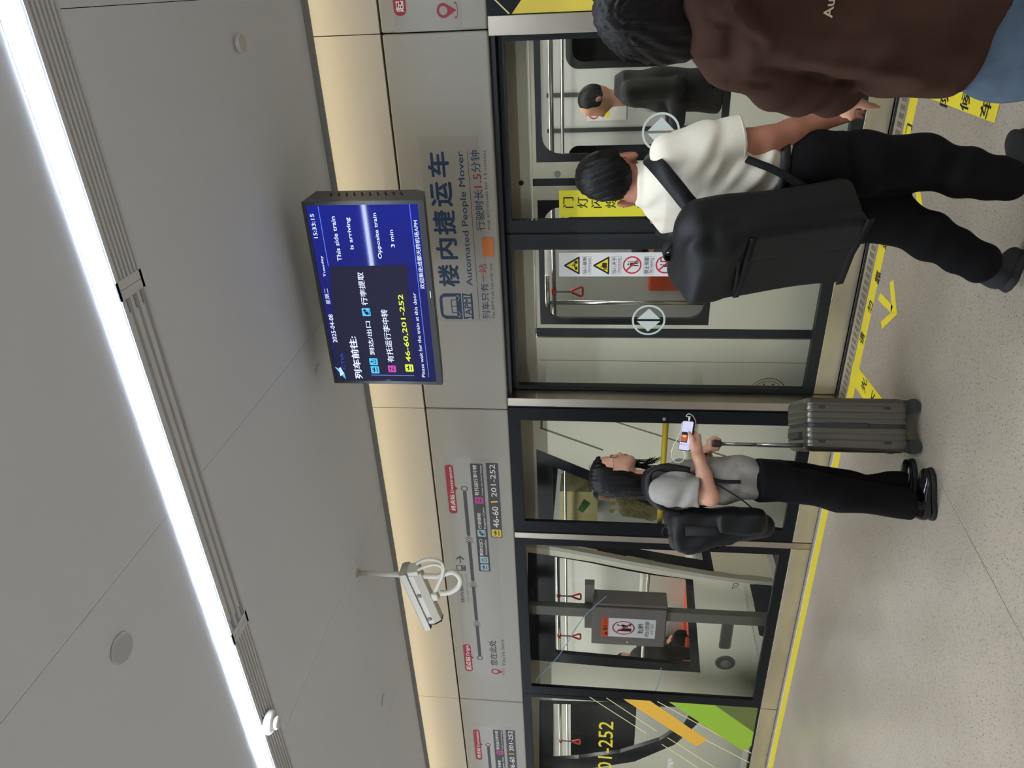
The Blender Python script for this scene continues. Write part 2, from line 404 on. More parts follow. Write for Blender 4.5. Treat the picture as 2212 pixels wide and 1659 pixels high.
# wallf frame: u=+X, v=+Z, u x v = -Y (towards the viewer), so thickness goes to +Y
win1 = framed('window_1', -2.60, -3.712, .145, 2.2, -2.70, -3.605, .22, 2.118, YW, .03, M_black)
win2 = framed('window_2', -3.77, -5.583, .145, 2.2, -3.838, -5.485, .216, 2.12, YW, .03, M_black)
win3 = framed('window_3', -5.588, -7.45, .145, 2.2, -5.63, -7.36, .16, 2.13, YW, .03, M_black)
win4 = framed('window_4', -.166, 1.75, .145, 2.2, 1.2, 1.7, .216, 2.12, YW, .03, M_black)
win5 = framed('window_5', -7.52, -9.4, .145, 2.2, -7.6, -9.3, .216, 2.12, YW, .03, M_black)
for nm, x0, x1, ya in (('trim_1', -.267, -.171, YW-.012), ('trim_2', -2.578, -2.516, YW-.012), ('trim_3', -3.767, -3.714, YW-.01), ('trim_4', -7.515, -7.455, YW-.01), ('trim_5', 1.755, 1.85, YW-.01)):
    b = MB(); b.box(x0, x1, ya, YW+.15 if nm != 'trim_3' else YW+.04, 0, 2.2); struct(b.build(nm, M_steelv, bevel=.004))
b = MB(); b.box(-2.60, -2.578, YW+.01, YW+.05, 0, 2.2); b.box(-.171, -.166, YW+.01, YW+.05, 0, 2.2); b.box(-2.516, -.267, YW+.04, YW+.2, 2.172, 2.2)
struct(b.build('trim_seal', M_rub))
b = MB()
for x0, x1 in ((-2.602, -3.708), (-3.773, -5.581), (-5.589, -7.452), (-.169, 1.75), (-7.52, -9.4)): b.box(x0, x1, YW-.006, YW+.03, .004, .141)
struct(b.build('baseboard_front', M_steel, bevel=.002))
YD = 4.38
door_r = framed('door_1', -.275, -1.380, .15, 2.17, -.304, -1.311, .216, 2.132, YD, .045, M_greyframe)
door_l = framed('door_2', -1.396, -2.512, .15, 2.17, -1.500, -2.480, .216, 2.130, YD, .045, M_greyframe)
for dr, x0, x1 in ((door_r, -.275, -1.38), (door_l, -1.396, -2.512)):
    b = MB(); b.box(x0, x1, YD-.001, YD+.044, .012, .148); b.build('kick_plate', M_steel, dr, bevel=.002)
b = MB(); b.box(-1.3955, -1.381, YD+.008, YD+.04, .02, 2.17); b.build('rubber_seal', M_rub, door_l)
b = MB(); b.box(-1.399, -1.43, YD-.006, YD+.001, .15, 2.165); b.build('edge_strip', M_rub, door_l)
# lock discs on the fixed frame
t = thing('lock_disc', 'small round grey lock on the black frame right of the yellow bar', 'lock', onY(1435, 905, YW))
c = onY(1435, 905, YW); lathe((c[0], YW, c[2]), [(.013, 0), (.013, .004), (.009, .005)], -UY, 20).build('plug', mat('lock_plug', (120, 120, 112), .4), t)
# threshold in front of the sliding doors: slotted steel plate in the floor
t = thing('threshold_plate', 'slotted steel threshold plate in the floor along the sliding doors', 'threshold')
b = MB(); b.box(-.27, -2.512, 4.217, 4.335, 0, .004); b.build('plate', M_steel, t)
b = MB()
for k in range(52):
    x = -.285-k*.043
    for j in range(6):
        y0 = 4.232+.012*j; b.box(x, x-.027, y0, y0+.004, .004, .0045)
b.build('slots', mat('slot_dark', (40, 38, 36), .8), t)
b = MB(); b.box(-.27, -2.512, 4.336, 4.379, 0, .002); b.build('gap_strip', M_gap, t)
# safety bar of the emergency panel, on the track side of the glass
t = thing('push_bar', 'yellow horizontal push bar behind the glass beside the woman', 'push bar', (-3.15, 4.36, 1.1))
b = MB(); b.tube([(-2.66, 4.36, 1.108), (-3.70, 4.36, 1.1)], .021, 14); b.build('bar', mat('yellow_paint', (226, 190, 40), .35), t)
b = MB(); b.box(-2.64, -2.68, 4.30, 4.38, 1.07, 1.15); b.build('bracket', M_rub, t)
b = MB(); b.box(-3.68, -3.71, 4.30, 4.38, 1.06, 1.14); b.build('bracket', M_rub, t)
# ---- tape on the floor
t = thing('floor_tape', 'long yellow floor tape along the screen doors with black characters', 'floor marking', (0, 4.15, 0))
b = MB(); b.box(XL+.1, XR-.1, 4.104, 4.203, 0, .0012); b.build('tape', M_yel, t)
b = MB(); b.box(XL+.1, -2.54, 4.204, 4.214, 0, .0014); b.build('white_edge', M_whiteink, t)
b = MB()
def floor_char(b, ch, px, py, size, ang=0.0):
    c = onZ(px, py, .0016); u = np.array([math.cos(ang), math.sin(ang), 0]); v = np.array([-math.sin(ang), math.cos(ang), 0])
    b.text(ch, (c-u*size/2-v*size/2, u, v), size, size, 0, .02)
for ch, x, y in (('请', 1862, 730), ('勿', 1879.5, 663), ('靠', 1896, 599), ('近', 1911, 523), ('车', 1934, 400), ('门', 1962, 284)): floor_char(b, ch, x, y, .074)
b.build('lettering', M_blackink, t)
def floor_poly(b, pts, h=.001, mi=0):
    P = [onZ(x, y, h) for x, y in pts]; A = sum(P[i][0]*P[(i+1) % len(P)][1]-P[(i+1) % len(P)][0]*P[i][1] for i in range(len(P)))
    b.sheet(P if A > 0 else P[::-1], mi)
A0, A1 = onZ(1857, 797.4, 0), onZ(1909.8, 865.2, 0)
t = thing('floor_tape', 'slanting yellow tape strip partly hidden behind the grey suitcase', 'floor marking', A0)
dA = (A1-A0)/np.linalg.norm(A1-A0); nA = np.array([dA[1], -dA[0], 0]); nA = nA if nA[0] < 0 else -nA
tip = onZ(1953, 978, 0); LA = np.dot(tip-A0, dA)
b = MB(); s0 = A0-dA*.12; b.sheet([p+UZ*.0016 for p in (s0, A0+dA*LA, A0+dA*LA+nA*.13, s0+nA*.13)]); o = b.build('tape', M_yel, t)
ang = math.atan2(dA[1], dA[0])
b = MB()
for ch, x, y in (('先', 1866.5, 831), ('下', 1887, 863)):
    floor_char(b, ch, x, y, .085, ang-PI/2+.5*PI if False else math.atan2(nA[1], nA[0])+PI)
b.build('lettering', M_blackink, t)
B0, B1 = onZ(2149, 266, 0), onZ(1992, 206, 0); B2 = onZ(2164, 209, 0)
t = thing('floor_tape', 'slanting yellow tape strip beside the brown hoodie at the right', 'floor marking', B0)
wB = (B2-B0); dB = (B1-B0); dB = dB/np.linalg.norm(dB); wn = wB-dB*np.dot(wB, dB)
b = MB(); e1 = B0+dB*1.35; P = [B0, e1, e1+wn, B0+wn]; A = np.cross(P[1]-P[0], P[2]-P[0])[2]
b.sheet([p+UZ*.0016 for p in (P if A > 0 else P[::-1])]); b.build('tape', M_yel, t)
b = MB(); aB = math.atan2(wn[1], wn[0])
for ch, x, y in (('排', 2003, 192), ('队', 2042, 208), ('候', 2086, 216), ('车', 2130, 231)): floor_char(b, ch, x, y, .09, aB if math.cos(aB) > 0 else aB+PI)
b.build('lettering', M_blackink, t)
S = lambda L, ox, oy, k: [(ox+x*k, oy+y*k) for x, y in L]
arrow = [[(935, 35), (962, 12), (988, 262), (945, 185)], [(988, 262), (878, 370), (872, 315), (943, 250)], [(870, 105), (850, 158), (943, 252), (958, 205)], [(945, 184), (989, 262), (942, 252)]]
b = MB()
for q in arrow: floor_poly(b, S(q, 1640, 600, .3014))
tag(b.build('floor_arrow', M_yel), 'yellow floor arrow pointing out of the doors, left of the standing backpacker', 'floor arrow', 'floor arrows')
b = MB()
for q in ([(1215, 822), (1250, 812), (1276, 972), (1228, 935)], [(1256, 986), (1276, 970), (1130, 830), (1020, 845)]): floor_poly(b, S(q, 1640, 180, .2773))
tag(b.build('floor_arrow', M_yel), 'yellow floor arrow showing between the walking man\'s legs', 'floor arrow', 'floor arrows')
# ------------------------------------------------------------------ lettering on walls and screens
def T(b, s, BL, TR, Y, mi=0, bold=0.0, mode=None, dx=0.0):
    """text whose box is given by the photo's corner pixels, laid on the plane y = Y"""
    p, q = onY(*BL, Y), onY(*TR, Y)
    b.text(s, ((p[0]+dx, Y, p[2]), UX, UZ), q[0]-p[0], q[2]-p[2], mi, bold, mode)
def PG(b, pts, Y, mi=0, dx=0.0, holes=(), t=0.0):
    f = lambda L: [(lambda w: (w[0]+dx, w[2]))(onY(x, y, Y)) for x, y in L]
    b.plate(f(pts), [f(h) for h in holes], wallf(Y), t, mi)
def RR(b, BL, TR, Y, r, mi=0, dx=0.0, t=0.0, holes=()):
    p, q = onY(*BL, Y), onY(*TR, Y)
    b.plate(rrect(p[0]+dx, q[0]+dx, p[2], q[2], r), holes, wallf(Y), t, mi)
def RING(b, c, r0, r1, Y, mi=0, dx=0.0, n=40):
    p = onY(*c, Y); b.plate(circle(p[0]+dx, p[2], r1, n), [circle(p[0]+dx, p[2], r0, n)] if r0 else [], wallf(Y), 0, mi)
M_cyanbg = mat('pictogram_blue', (150, 186, 190), .5); M_pink = mat('pictogram_pink', (186, 66, 140), .5); M_pyel = mat('pictogram_yellow', (226, 196, 40), .5)
M_film = mat('clear_film', (147, 142, 131), .28, spec=.5)
YS = YW-.0012
cr = lambda s, ox, oy, L: [(ox+x*s, oy+y*s) for x, y in L]

# ---- header sign over the doors
t = thing('direction_sign', 'header sign over the doors with large navy characters and a train emblem', 'wall sign', onY(1000, 500, YW))
H = lambda x, y: (880+x*.2591, 290+y*.2593)
b = MB(); RR(b, H(690, 1560), H(88, 22), YW-.0006, .004); b.build('backing_film', M_film, t)
b = MB(); T(b, '楼', H(440, 1270), H(250, 1085), YS, 0, .028); T(b, '内', H(425, 1042), H(232, 868), YS, 0, .03); T(b, '捷', H(410, 838), H(205, 635), YS, 0, .028); T(b, '运', H(385, 603), H(182, 397), YS, 0, .028); T(b, '车', H(355, 358), H(158, 148), YS, 0, .03)
b.build('title_lettering', M_navy, t)
b = MB(); T(b, 'Automated People Mover', H(543, 1262), H(408, 143), YS, 0, .006); b.build('subtitle_lettering', M_navy, t)
b = MB(); PG(b, [H(601, 1543), H(497, 140), H(501, 140), H(605, 1543)], YS); b.build('divider_line', M_greyink, t)
b = MB(); T(b, '列车只有', H(692, 1537), H(608, 1243), YS, 0, .004); T(b, '行驶时长', H(650, 803), H(552, 462), YS, 0, .004); T(b, '分钟', H(612, 318), H(522, 135), YS, 0, .004)
T(b, '一站', H(668, 1232), H(594, 1080), YS, 1, .006); T(b, '1.5', H(620, 445), H(548, 330), YS, 1, .004)
b.build('travel_lettering', [M_navy, M_redink], t)
b = MB(); T(b, 'The APM train has only one', H(733, 1540), H(679, 1077), YS); T(b, 'stop and travels for 1.5 minutes', H(690, 797), H(625, 135), YS); b.build('english_lettering', M_greyink, t)
# train emblem
b = MB(); p = onY(*H(556, 1540), YS); q = onY(*H(262, 1325), YS)
ex, ez, ew, eh = p[0], p[2], q[0]-p[0], q[2]-p[2]
E_ = lambda L: [(ex+u*ew, ez+v*eh) for u, v in L]
b.plate(E_([(0, .34), (0, .86), (.1, .97), (.25, 1), (.75, 1), (.9, .97), (1, .86), (1, .34)]), [E_([(.12, .5), (.88, .5), (.86, .86), (.8, .91), (.2, .91), (.14, .86)])], wallf(YS), 0)
b.plate(E_([(.24, .5), (.76, .5), (.76, .66), (.24, .66)]), [E_([(.27, .5), (.485, .5), (.485, .63), (.27, .63)]), E_([(.515, .5), (.73, .5), (.73, .63), (.515, .63)])], wallf(YS-.0002), 0)
for cx in (.1, .9): b.plate([(ex+ew*cx+.006*math.cos(a), ez+eh*.44+.006*math.sin(a)) for a in np.linspace(0, 2*PI, 17)[:-1]], [], wallf(YS-.0004), 0, 1)
for L in ([(.14, .39), (.3, .46), (.3, .44), (.14, .37)], [(.86, .39), (.7, .46), (.7, .44), (.86, .37)]): b.plate(E_(L), [], wallf(YS-.0004), 0, 1)
b.plate(E_([(0, 0), (1, 0), (1, .06), (.94, .06), (1, .29), (1, .31), (0, .31), (0, .29), (.06, .06), (0, .06)]), [E_([(.1, .055), (.9, .055), (.92, .27), (.08, .27)])], wallf(YS), 0)
b.text('APM', ((ex+ew*.15, YS, ez+eh*.06), UX, UZ), ew*.7, eh*.2, 0, .02); b.build('train_emblem', [M_navy, M_film], t)
t = thing('indicator_lamp', 'small orange square indicator lamp on the header sign', 'indicator lamp', onY(1053, 534, YW))
b = MB(); RR(b, H(724, 1018), H(620, 868), YW-.006, .002, 0, 0, .006); b.build('lens', mat('orange_lens', (196, 108, 30), .3), t, bevel=.001)

# ---- route map signs (the same print on three header panels)
R_ = lambda x, y: (940+x*.3012, 980+y*.3014)
def icon_box(b, BL, TR, mi, dx, kind):
    p, q = onY(*BL, YS), onY(*TR, YS); x0, x1, z0, z1 = p[0]+dx, q[0]+dx, p[2], q[2]; w, h = x1-x0, z1-z0
    b.plate(rrect(x0, x1, z0, z1, min(w, h)*.12), [], wallf(YS-.0003), 0, mi)
    D = {'plane': [[(.15, .3), (.85, .3), (.85, .2), (.15, .2)], [(.12, .72), (.2, .76), (.38, .62), (.8, .66), (.9, .58), (.82, .52), (.4, .48), (.3, .5)], [(.4, .62), (.62, .86), (.7, .84), (.6, .6)]],
         'exit': [[(.2, .2), (.8, .2), (.8, .28), (.2, .28)], [(.2, .28), (.28, .28), (.28, .6), (.2, .6)], [(.72, .28), (.8, .28), (.8, .6), (.72, .6)], [(.46, .4), (.54, .4), (.54, .7), (.46, .7)], [(.32, .66), (.68, .66), (.5, .9)]],
         'bag': [[(.25, .15), (.6, .35), (.48, .75), (.15, .55)], [(.62, .45), (.88, .58), (.78, .88), (.52, .74)], [(.15, .1), (.85, .1), (.85, .16), (.15, .16)]],
         'transfer': [[(.15, .3), (.45, .36), (.85, .25), (.85, .33), (.45, .44), (.15, .38)], [(.4, .15), (.55, .4), (.48, .44), (.35, .2)], [(.15, .66), (.55, .6), (.85, .7), (.85, .76), (.5, .68), (.15, .74)], [(.5, .6), (.66, .86), (.6, .9), (.42, .66)]]}[kind]
    for L in D: b.plate([(x0+u*w, z0+v*h) for u, v in L], [], wallf(YS-.0006), 0, 0)
def route_map(label, dx, full=True):
    t = thing('route_map_sign', label, 'route map', onY(1040, 1220, YW)+UX*dx, 'route map prints on the header')
    b = MB(); RR(b, R_(515, 1618), R_(45, 20), YW-.0006, .004, 0, dx); b.build('backing_film', M_film, t)
    # line with stops
    b = MB(); p, q = onY(*R_(212, 251), YS), onY(*R_(320, 1464), YS)
    zz = (p[2]+q[2])/2; r = .026; xa, xb = q[0]+dx, p[0]+dx
    cv = [xa+(xb-xa)*k for k in (.232, .475, .735)]
    segs = [xa+r]+[v for c in cv for v in (c-.03, c+.03)]+[xb-r]
    for k in range(0, len(segs), 2): b.box(segs[k], segs[k+1], YS, YS+.0002, zz-.014, zz+.014)
    for c in (xa, xb): b.plate(circle(c, zz, r), [circle(c, zz, r*.68)], wallf(YS), 0)
    for c in cv:
        for k in range(3):
            x = c-.024+k*.02
            b.plate([(x-.016, zz+.03), (x-.010, zz+.03), (x+.012, zz), (x-.010, zz-.03), (x-.016, zz-.03), (x+.005, zz)], [], wallf(YS), 0)
    b.build('route_line', M_greyink, t)
    for nm, BL, TR, cn, en, tipx, c1, c2 in (('destination_badge', R_(162, 430), R_(66, 78), '终点站', 'Destination', R_(212, 251), (R_(150, 408), R_(104, 292)), (R_(134, 282), R_(92, 95))),
                                             ('origin_badge', R_(272, 1560), R_(197, 1364), '起点站', 'Origin', R_(320, 1464), (R_(262, 1550), R_(216, 1455)), (R_(247, 1450), R_(215, 1374)))):
        b = MB(); p, q = onY(*BL, YS), onY(*TR, YS); RR(b, BL, TR, YS, (q[2]-p[2])*.42, 0, dx)
        tx = onY(*tipx, YS)[0]+dx; b.plate([(tx-.02, p[2]+.002), (tx+.02, p[2]+.002), (tx, p[2]-.02)], [], wallf(YS), 0, 0)
        T(b, cn, *c1, YS-.0004, 1, .016, None, dx); T(b, en, *c2, YS-.0004, 1, 0, None, dx)
        b.build(nm, [M_redink, M_whiteink], t)
    b = MB(); RR(b, R_(398, 845), R_(248, 70), YS, .008, 0, dx)
    T(b, '到达/出口', R_(348, 733), R_(312, 614), YS-.0004, 1, .012, None, dx); T(b, 'Arrivals/Exit', R_(375, 726), R_(352, 616), YS-.0004, 1, 0, None, dx)
    T(b, '行李提取', R_(335, 540), R_(300, 424), YS-.0004, 1, .012, None, dx); T(b, 'Baggage Claim', R_(362, 540), R_(338, 384), YS-.0004, 1, 0, None, dx)
    T(b, '有托运行李中转', R_(315, 302), R_(266, 80), YS-.0004, 1, .012, None, dx); T(b, 'Transfer with Checked Baggage', R_(345, 300), R_(318, 82), YS-.0004, 1, 0, None, dx)
    icon_box(b, R_(385, 838), R_(325, 792), 2, dx, 'plane'); icon_box(b, R_(382, 786), R_(320, 738), 2, dx, 'exit'); icon_box(b, R_(364, 596), R_(302, 546), 2, dx, 'bag'); icon_box(b, R_(348, 360), R_(284, 310), 3, dx, 'transfer')
    b.build('services_plate', [M_greyink, M_whiteink, M_cyanbg, M_pink], t)
    b = MB(); RR(b, R_(484, 603), R_(362, 66), YS, .008, 0, dx)
    T(b, '46-60', R_(460, 530), R_(407, 378), YS-.0004, 1, .006, None, dx); T(b, '201-252', R_(442, 310), R_(388, 76), YS-.0004, 1, .006, None, dx)
    PG(b, [R_(450, 349), R_(446, 338), R_(398, 341), R_(402, 352)], YS-.0004, 2, dx); icon_box(b, R_(476, 597), R_(404, 542), 2, dx, 'plane')
    b.build('gate_plate', [M_greyink, M_whiteink, M_pyel], t)
    b = MB(); T(b, '楼内捷运车', R_(213, 1068), R_(166, 868), YS, 0, .01, None, dx); T(b, 'This APM is bound for', R_(245, 1064), R_(214, 852), YS, 0, 0, None, dx)
    p, q = onY(*R_(222, 840), YS), onY(*R_(150, 798), YS); tx0, tx1, tz0, tz1 = p[0]+dx, q[0]+dx, p[2], q[2]; tw, th = tx1-tx0, tz1-tz0
    b.plate(rrect(tx0, tx1, tz0, tz1, .008), [rrect(tx0+tw*.14, tx1-tw*.14, tz0+th*.48, tz1-th*.1, .006), rrect(tx0+tw*.14, tx0+tw*.32, tz0+th*.16, tz0+th*.3, .003), rrect(tx1-tw*.32, tx1-tw*.14, tz0+th*.16, tz0+th*.3, .003)], wallf(YS), 0)
    p, q = onY(*R_(213, 785), YS), onY(*R_(146, 730), YS); w, h = q[0]-p[0], q[2]-p[2]; x0, z0 = p[0]+dx, p[2]
    b.plate([(x0, z0+h*.43), (x0+w*.7, z0+h*.43), (x0+w*.45, z0+h*.12), (x0+w*.6, z0), (x0+w, z0+h*.5), (x0+w*.6, z0+h), (x0+w*.45, z0+h*.88), (x0+w*.7, z0+h*.57), (x0, z0+h*.57)], [], wallf(YS), 0, 0)
    b.build('bound_for_lettering', M_greyink, t)
    # location pin
    b = MB(); c = onY(*R_(432, 1561), YS); cx, cz = c[0]+dx, c[2]
    pin = [(cx+.036*math.cos(a), cz+.036*math.sin(a)) for a in np.linspace(math.radians(-35), math.radians(215), 28)]+[(cx, cz-.072)]
    b.plate(pin, [circle(cx, cz, .022)], wallf(YS), 0)
    arc = lambda a0, a1, r0, r1: [(cx+r0*math.cos(a), cz-.066+r0*.33*math.sin(a)) for a in np.linspace(a0, a1, 24)]+[(cx+r1*math.cos(a), cz-.066+r1*.3*math.sin(a)) for a in np.linspace(a1, a0, 24)]
    b.plate(arc(math.radians(150), math.radians(390), .04, .032), [], wallf(YS), 0); b.build('location_pin', M_redink, t)
    b = MB(); T(b, '您在此处', R_(450, 1520), R_(384, 1336), YS, 0, .016, None, dx); T(b, "You're here", R_(505, 1522), R_(466, 1332), YS, 0, 0, None, dx)
    b.build('here_lettering', M_greyink, t)
    return t
pin_a, pin_b = onY(*R_(432, 1561), YS)[0], onY(955, 23, YS)[0]
dst_a, dst_c = onY(*R_(66, 78), YS)[0], onY(1014.5, 1575, YS)[0]
route_map('route map print on the header behind the security camera', 0.0)
route_map('route map print at the right end whose red pin shows beside the screen door', pin_b-pin_a)
route_map('route map print cut by the left end of the header, past the camera', dst_c-dst_a)

# ---- safety stickers and emblems on the sliding doors
YG = YD+.045*.25-.0012
V_ = lambda x, y: (1180+x*.27125, 280+y*.27132)
M_stick = mat('sticker_white', (226, 224, 220), .45); M_wyel = mat('warning_yellow', (238, 214, 20), .5); M_red = mat('prohibition_red', (196, 30, 44), .5)
t = thing('safety_sticker', 'tall white sticker strip of warning signs on the left sliding door', 'sticker', onY(1340, 575, YG))
b = MB(); RR(b, (1484, 597), (1207, 546), YG, .002, 0, 0, .0006); b.build('backing', M_stick, t)
zs = YG-.0005
def frame_px(BL, TR): p, q = onY(*BL, zs), onY(*TR, zs); return p[0], p[2], q[0]-p[0], q[2]-p[2]
def warn_triangle(name, BL, TR, parts):
    x, z, w, h = frame_px(BL, TR); f = lambda L: [(x+u*w, z+v*h) for u, v in L]
    b = MB(); b.plate(f([(.03, 0), (.97, 0), (1, .05), (.54, 1), (.46, 1), (0, .05)]), [], wallf(zs), 0, 0)
    b.plate(f([(.13, .1), (.87, .1), (.5, .84)]), [], wallf(zs-.0004), 0, 1)
    for L in parts: b.plate(f(L), [], wallf(zs-.0008), 0, 0)
    b.build(name, [M_blackink, M_wyel], t)
warn_triangle('gap_warning', V_(266, 1153), V_(142, 1010), [[(.26, .14), (.44, .14), (.44, .3), (.26, .3)], [(.6, .14), (.76, .14), (.76, .34), (.6, .34)], [(.5, .22), (.55, .22), (.54, .5), (.49, .5)], [(.38, .3), (.62, .34), (.62, .39), (.38, .35)]])
warn_triangle('hand_warning', V_(501, 1153), V_(376, 1010), [[(.36, .16), (.64, .16), (.66, .4), (.6, .46), (.44, .46), (.36, .36)], [(.4, .44), (.44, .44), (.44, .56), (.4, .56)], [(.28, .14), (.33, .14), (.33, .4), (.28, .4)]])
def ban(name, c, parts):
    p, q = onY(*V_(*c[0]), zs), onY(*V_(*c[1]), zs); r = abs(q[0]-p[0])/2; cx, cz = (p[0]+q[0])/2, (p[2]+q[2])/2
    b = MB()
    for L in parts: b.plate([(cx+u*r, cz+v*r) for u, v in L], [], wallf(zs-.0003), 0, 0)
    b.plate(circle(cx, cz, r), [circle(cx, cz, r*.84)], wallf(zs), 0, 1)
    k = r*.87; s2 = .7071; b.plate([(cx-k*s2-.06*r, cz+k*s2-.06*r), (cx-k*s2+.06*r, cz+k*s2+.06*r), (cx+k*s2+.06*r, cz-k*s2+.06*r), (cx+k*s2-.06*r, cz-k*s2-.06*r)], [], wallf(zs-.0006), 0, 1)
    b.build(name, [M_blackink, M_red], t)
ban('no_leaning_sign', ((758, 1148), (610, 1008)), [[(-.02, .42), (.1, .3), (.22, .42), (.1, .54)], [(-.1, .24), (.26, .24), (.28, -.14), (-.12, -.14)], [(-.1, -.16), (.04, -.16), (.0, -.66), (-.12, -.66)], [(.1, -.16), (.26, -.16), (.3, -.66), (.18, -.66)], [(.36, .5), (.42, .5), (.42, -.7), (.36, -.7)]])
ban('no_forcing_sign', ((1020, 1145), (870, 1005)), [[(-.1, .4), (.0, .3), (.1, .4), (.0, .52)], [(-.3, .2), (.02, .24), (.06, -.2), (-.24, -.2)], [(-.26, -.2), (-.1, -.2), (-.34, -.66), (-.48, -.6)], [(.0, -.2), (.14, -.2), (.2, -.62), (.06, -.66)], [(.3, .5), (.7, .5), (.7, .4), (.4, .4), (.4, -.5), (.3, -.5)]])
b = MB()
for cn, en, y0, y1 in (('当心缝隙', 'Warning gap', 288, 356), ('当心夹手', 'Warning hands pinching', 522, 595), ('禁止倚靠', 'No leaning', 780, 852), ('禁止扒门', 'No pushing', 1042, 1112)):
    T(b, cn, V_(y0+34, 1146), V_(y0+5, 1016), zs, 0, .006); T(b, en, V_(y1-6, 1140), V_(y0+42, 1022), zs)
    p, q = onY(*V_(y1, 1152), zs), onY(*V_(y0, 1008), zs)
    b.plate(rrect(p[0], q[0], p[2], q[2], .001, 1), [rrect(p[0]+.001, q[0]-.001, p[2]+.001, q[2]-.001, .0008, 1)], wallf(zs), 0, 0)
b.build('lettering', M_blackink, t)
t = thing('door_notice', 'upright yellow notice strip on the right sliding door behind the backpacker\'s head', 'notice', onY(1300, 440, YG))
b = MB(); RR(b, (1560, 465.5), (1207.5, 411.5), YG, .001, 0, 0, .0006); b.build('backing', mat('notice_yellow', (226, 214, 40), .5), t)
b = MB()
for k, ch in enumerate('门灯闪烁请勿上下车'):
    y = 1216+k*30.6; T(b, ch, (y+23, 449), (y, 426), YG-.0006, 0, .012)
b.build('lettering', M_blackink, t)
M_emb = mat('emblem_pale', (206, 214, 206), .5)
for nm, c, rpx, lb in (('door_emblem', (1427.5, 285), 49, 'pale round double arrow emblem on the right sliding door'), ('door_emblem', (1401, 691.5), 39, 'pale round double arrow emblem on the left sliding door')):
    p = onY(*c, YG); t = thing(nm, lb, 'door emblem', p, 'double arrow emblems'); r = .1075; z0 = YG-.0004
    b = MB(); b.plate(circle(p[0], p[2], r, 48), [circle(p[0], p[2], r*.885, 48)], wallf(z0), 0); b.build('ring', M_emb, t)
    b = MB()
    for s in (1, -1):
        L = [(s*.07, .7), (s*.07, -.7), (s*.76, 0)]; b = MB(); b.plate([(p[0]+u*r, p[2]+v*r) for u, v in L], [], wallf(z0), 0); b.build('arrow', M_emb, t)
# ---- coloured film graphics on the fixed panels
YF = YW+.03*.25-.0012; YFF = YW-.0012
t = thing('film_graphic', 'yellow arrow film graphic on the panel at the right end', 'film graphic', onY(1200, 10, YW))
b = MB(); PG(b, [(1105.5, 29.8), (1299.5, 21.7), (1190, -95)], YFF); b.build('arrow_field', mat('graphic_yellow', (226, 200, 70), .4), t)
b = MB(); PG(b, [(1068, 0), (1071.5, 0), (1101.5, 29), (1098, 30), (1040, -27), (1043, -27)], YFF); b.build('line', mat('graphic_cream', (226, 214, 150), .4), t)
G_ = lambda x, y: (940+x*.34358, 1480+y*.34358)
t = thing('film_graphic', 'green and orange slanting film bands with gate numbers on the leftmost panel', 'film graphic', onY(1450, 1600, YW))
b = MB(); PG(b, [G_(1182, 88), G_(1350, 98), G_(1712, 345), G_(1642, 385)], YFF); b.build('orange_band', mat('graphic_orange', (232, 178, 60), .4), t)
b = MB(); PG(b, [G_(1470, 106), G_(1758, 126), G_(2003, 296), G_(1988, 382), G_(1935, 415)], YFF-.0004); b.build('green_band', mat('graphic_green', (150, 186, 50), .4), t)
b = MB(); PG(b, [G_(1758, 126), G_(2030, 143), G_(2003, 296)], YFF); b.build('dark_green_field', mat('graphic_dark_green', (98, 108, 50), .4), t)
b = MB()
for a, c in (((970, 74), (1328, 304)), ((1076, 80), (1394, 290)), ((1396, 102), (1990, 430)), ((1460, 330), (1950, 640)), ((1425, 372), (1900, 680)), ((1700, 345), (1975, 487))):
    d = np.array(c)-np.array(a); n = np.array([-d[1], d[0]])/np.hypot(*d)*2.2
    PG(b, [G_(*(np.array(a)+n)), G_(*(np.array(c)+n)), G_(*(np.array(c)-n)), G_(*(np.array(a)-n))], YFF+.0003)
b.build('fine_lines', MATS['graphic_cream'], t)
b = MB(); T(b, '201-252', G_(1106, 585), G_(1030, 225), YF, 0, .006)
b.build('number_lettering', mat('number_yellow', (226, 208, 40), .4), t)
b = MB(); T(b, 'Baggage', G_(1474, 590), G_(1452, 460), YF, 0); b.build('baggage_lettering', M_whiteink, t)

# ---- control box on its post behind the glass
M_box = mat('control_box_paint', (116, 109, 101), .45); M_post = mat('grey_post', (112, 110, 98), .45)
t = thing('control_box', 'grey control box with red warning label on a post behind the glass', 'control box', (-4.7, 4.42, .15))
b = MB(); b.box(-4.632, -4.735, 4.40, 4.46, .15, 2.2); b.build('post', M_post, t, bevel=.004)
b = MB(); b.box(-4.535, -5.0, 4.37, 4.53, .982, 1.592); o = b.build('case', M_box, t, bevel=.008)
b = MB(); b.box(-4.56, -4.99, 4.348, 4.372, .99, 1.6); o = b.build('door', M_box, t, bevel=.006)
b = MB(); b.box(-4.43, -4.94, 4.47, 4.53, 1.58, 1.66); b.build('bracket', M_box, t)
b = MB(); c = onY(1355, 1386, 4.348); b.tube([(c[0], 4.34, c[2]), (c[0], 4.35, c[2])], .008, 14); b.build('lock', M_white, t)
YB_ = 4.3468; K_ = lambda x, y: (1130+x*.18083, 1180+y*.18083)
wl = b = MB(); RR(b, K_(1572, 1105), K_(935, 850), YB_, .006, 0); b.build('warning_label', M_stick, t)
x, z = onY(*K_(1015, 1080), YB_)[[0, 2]]; q = onY(*K_(935, 848), YB_)
b = MB(); b.plate(rrect(x, q[0], z, q[2], .004), [], wallf(YB_-.0004), 0, 0)
T(b, '警告', K_(1003, 1005), K_(958, 938), YB_-.0008, 1, .02); T(b, 'WARNING', K_(992, 930), K_(972, 862), YB_-.0008, 1)
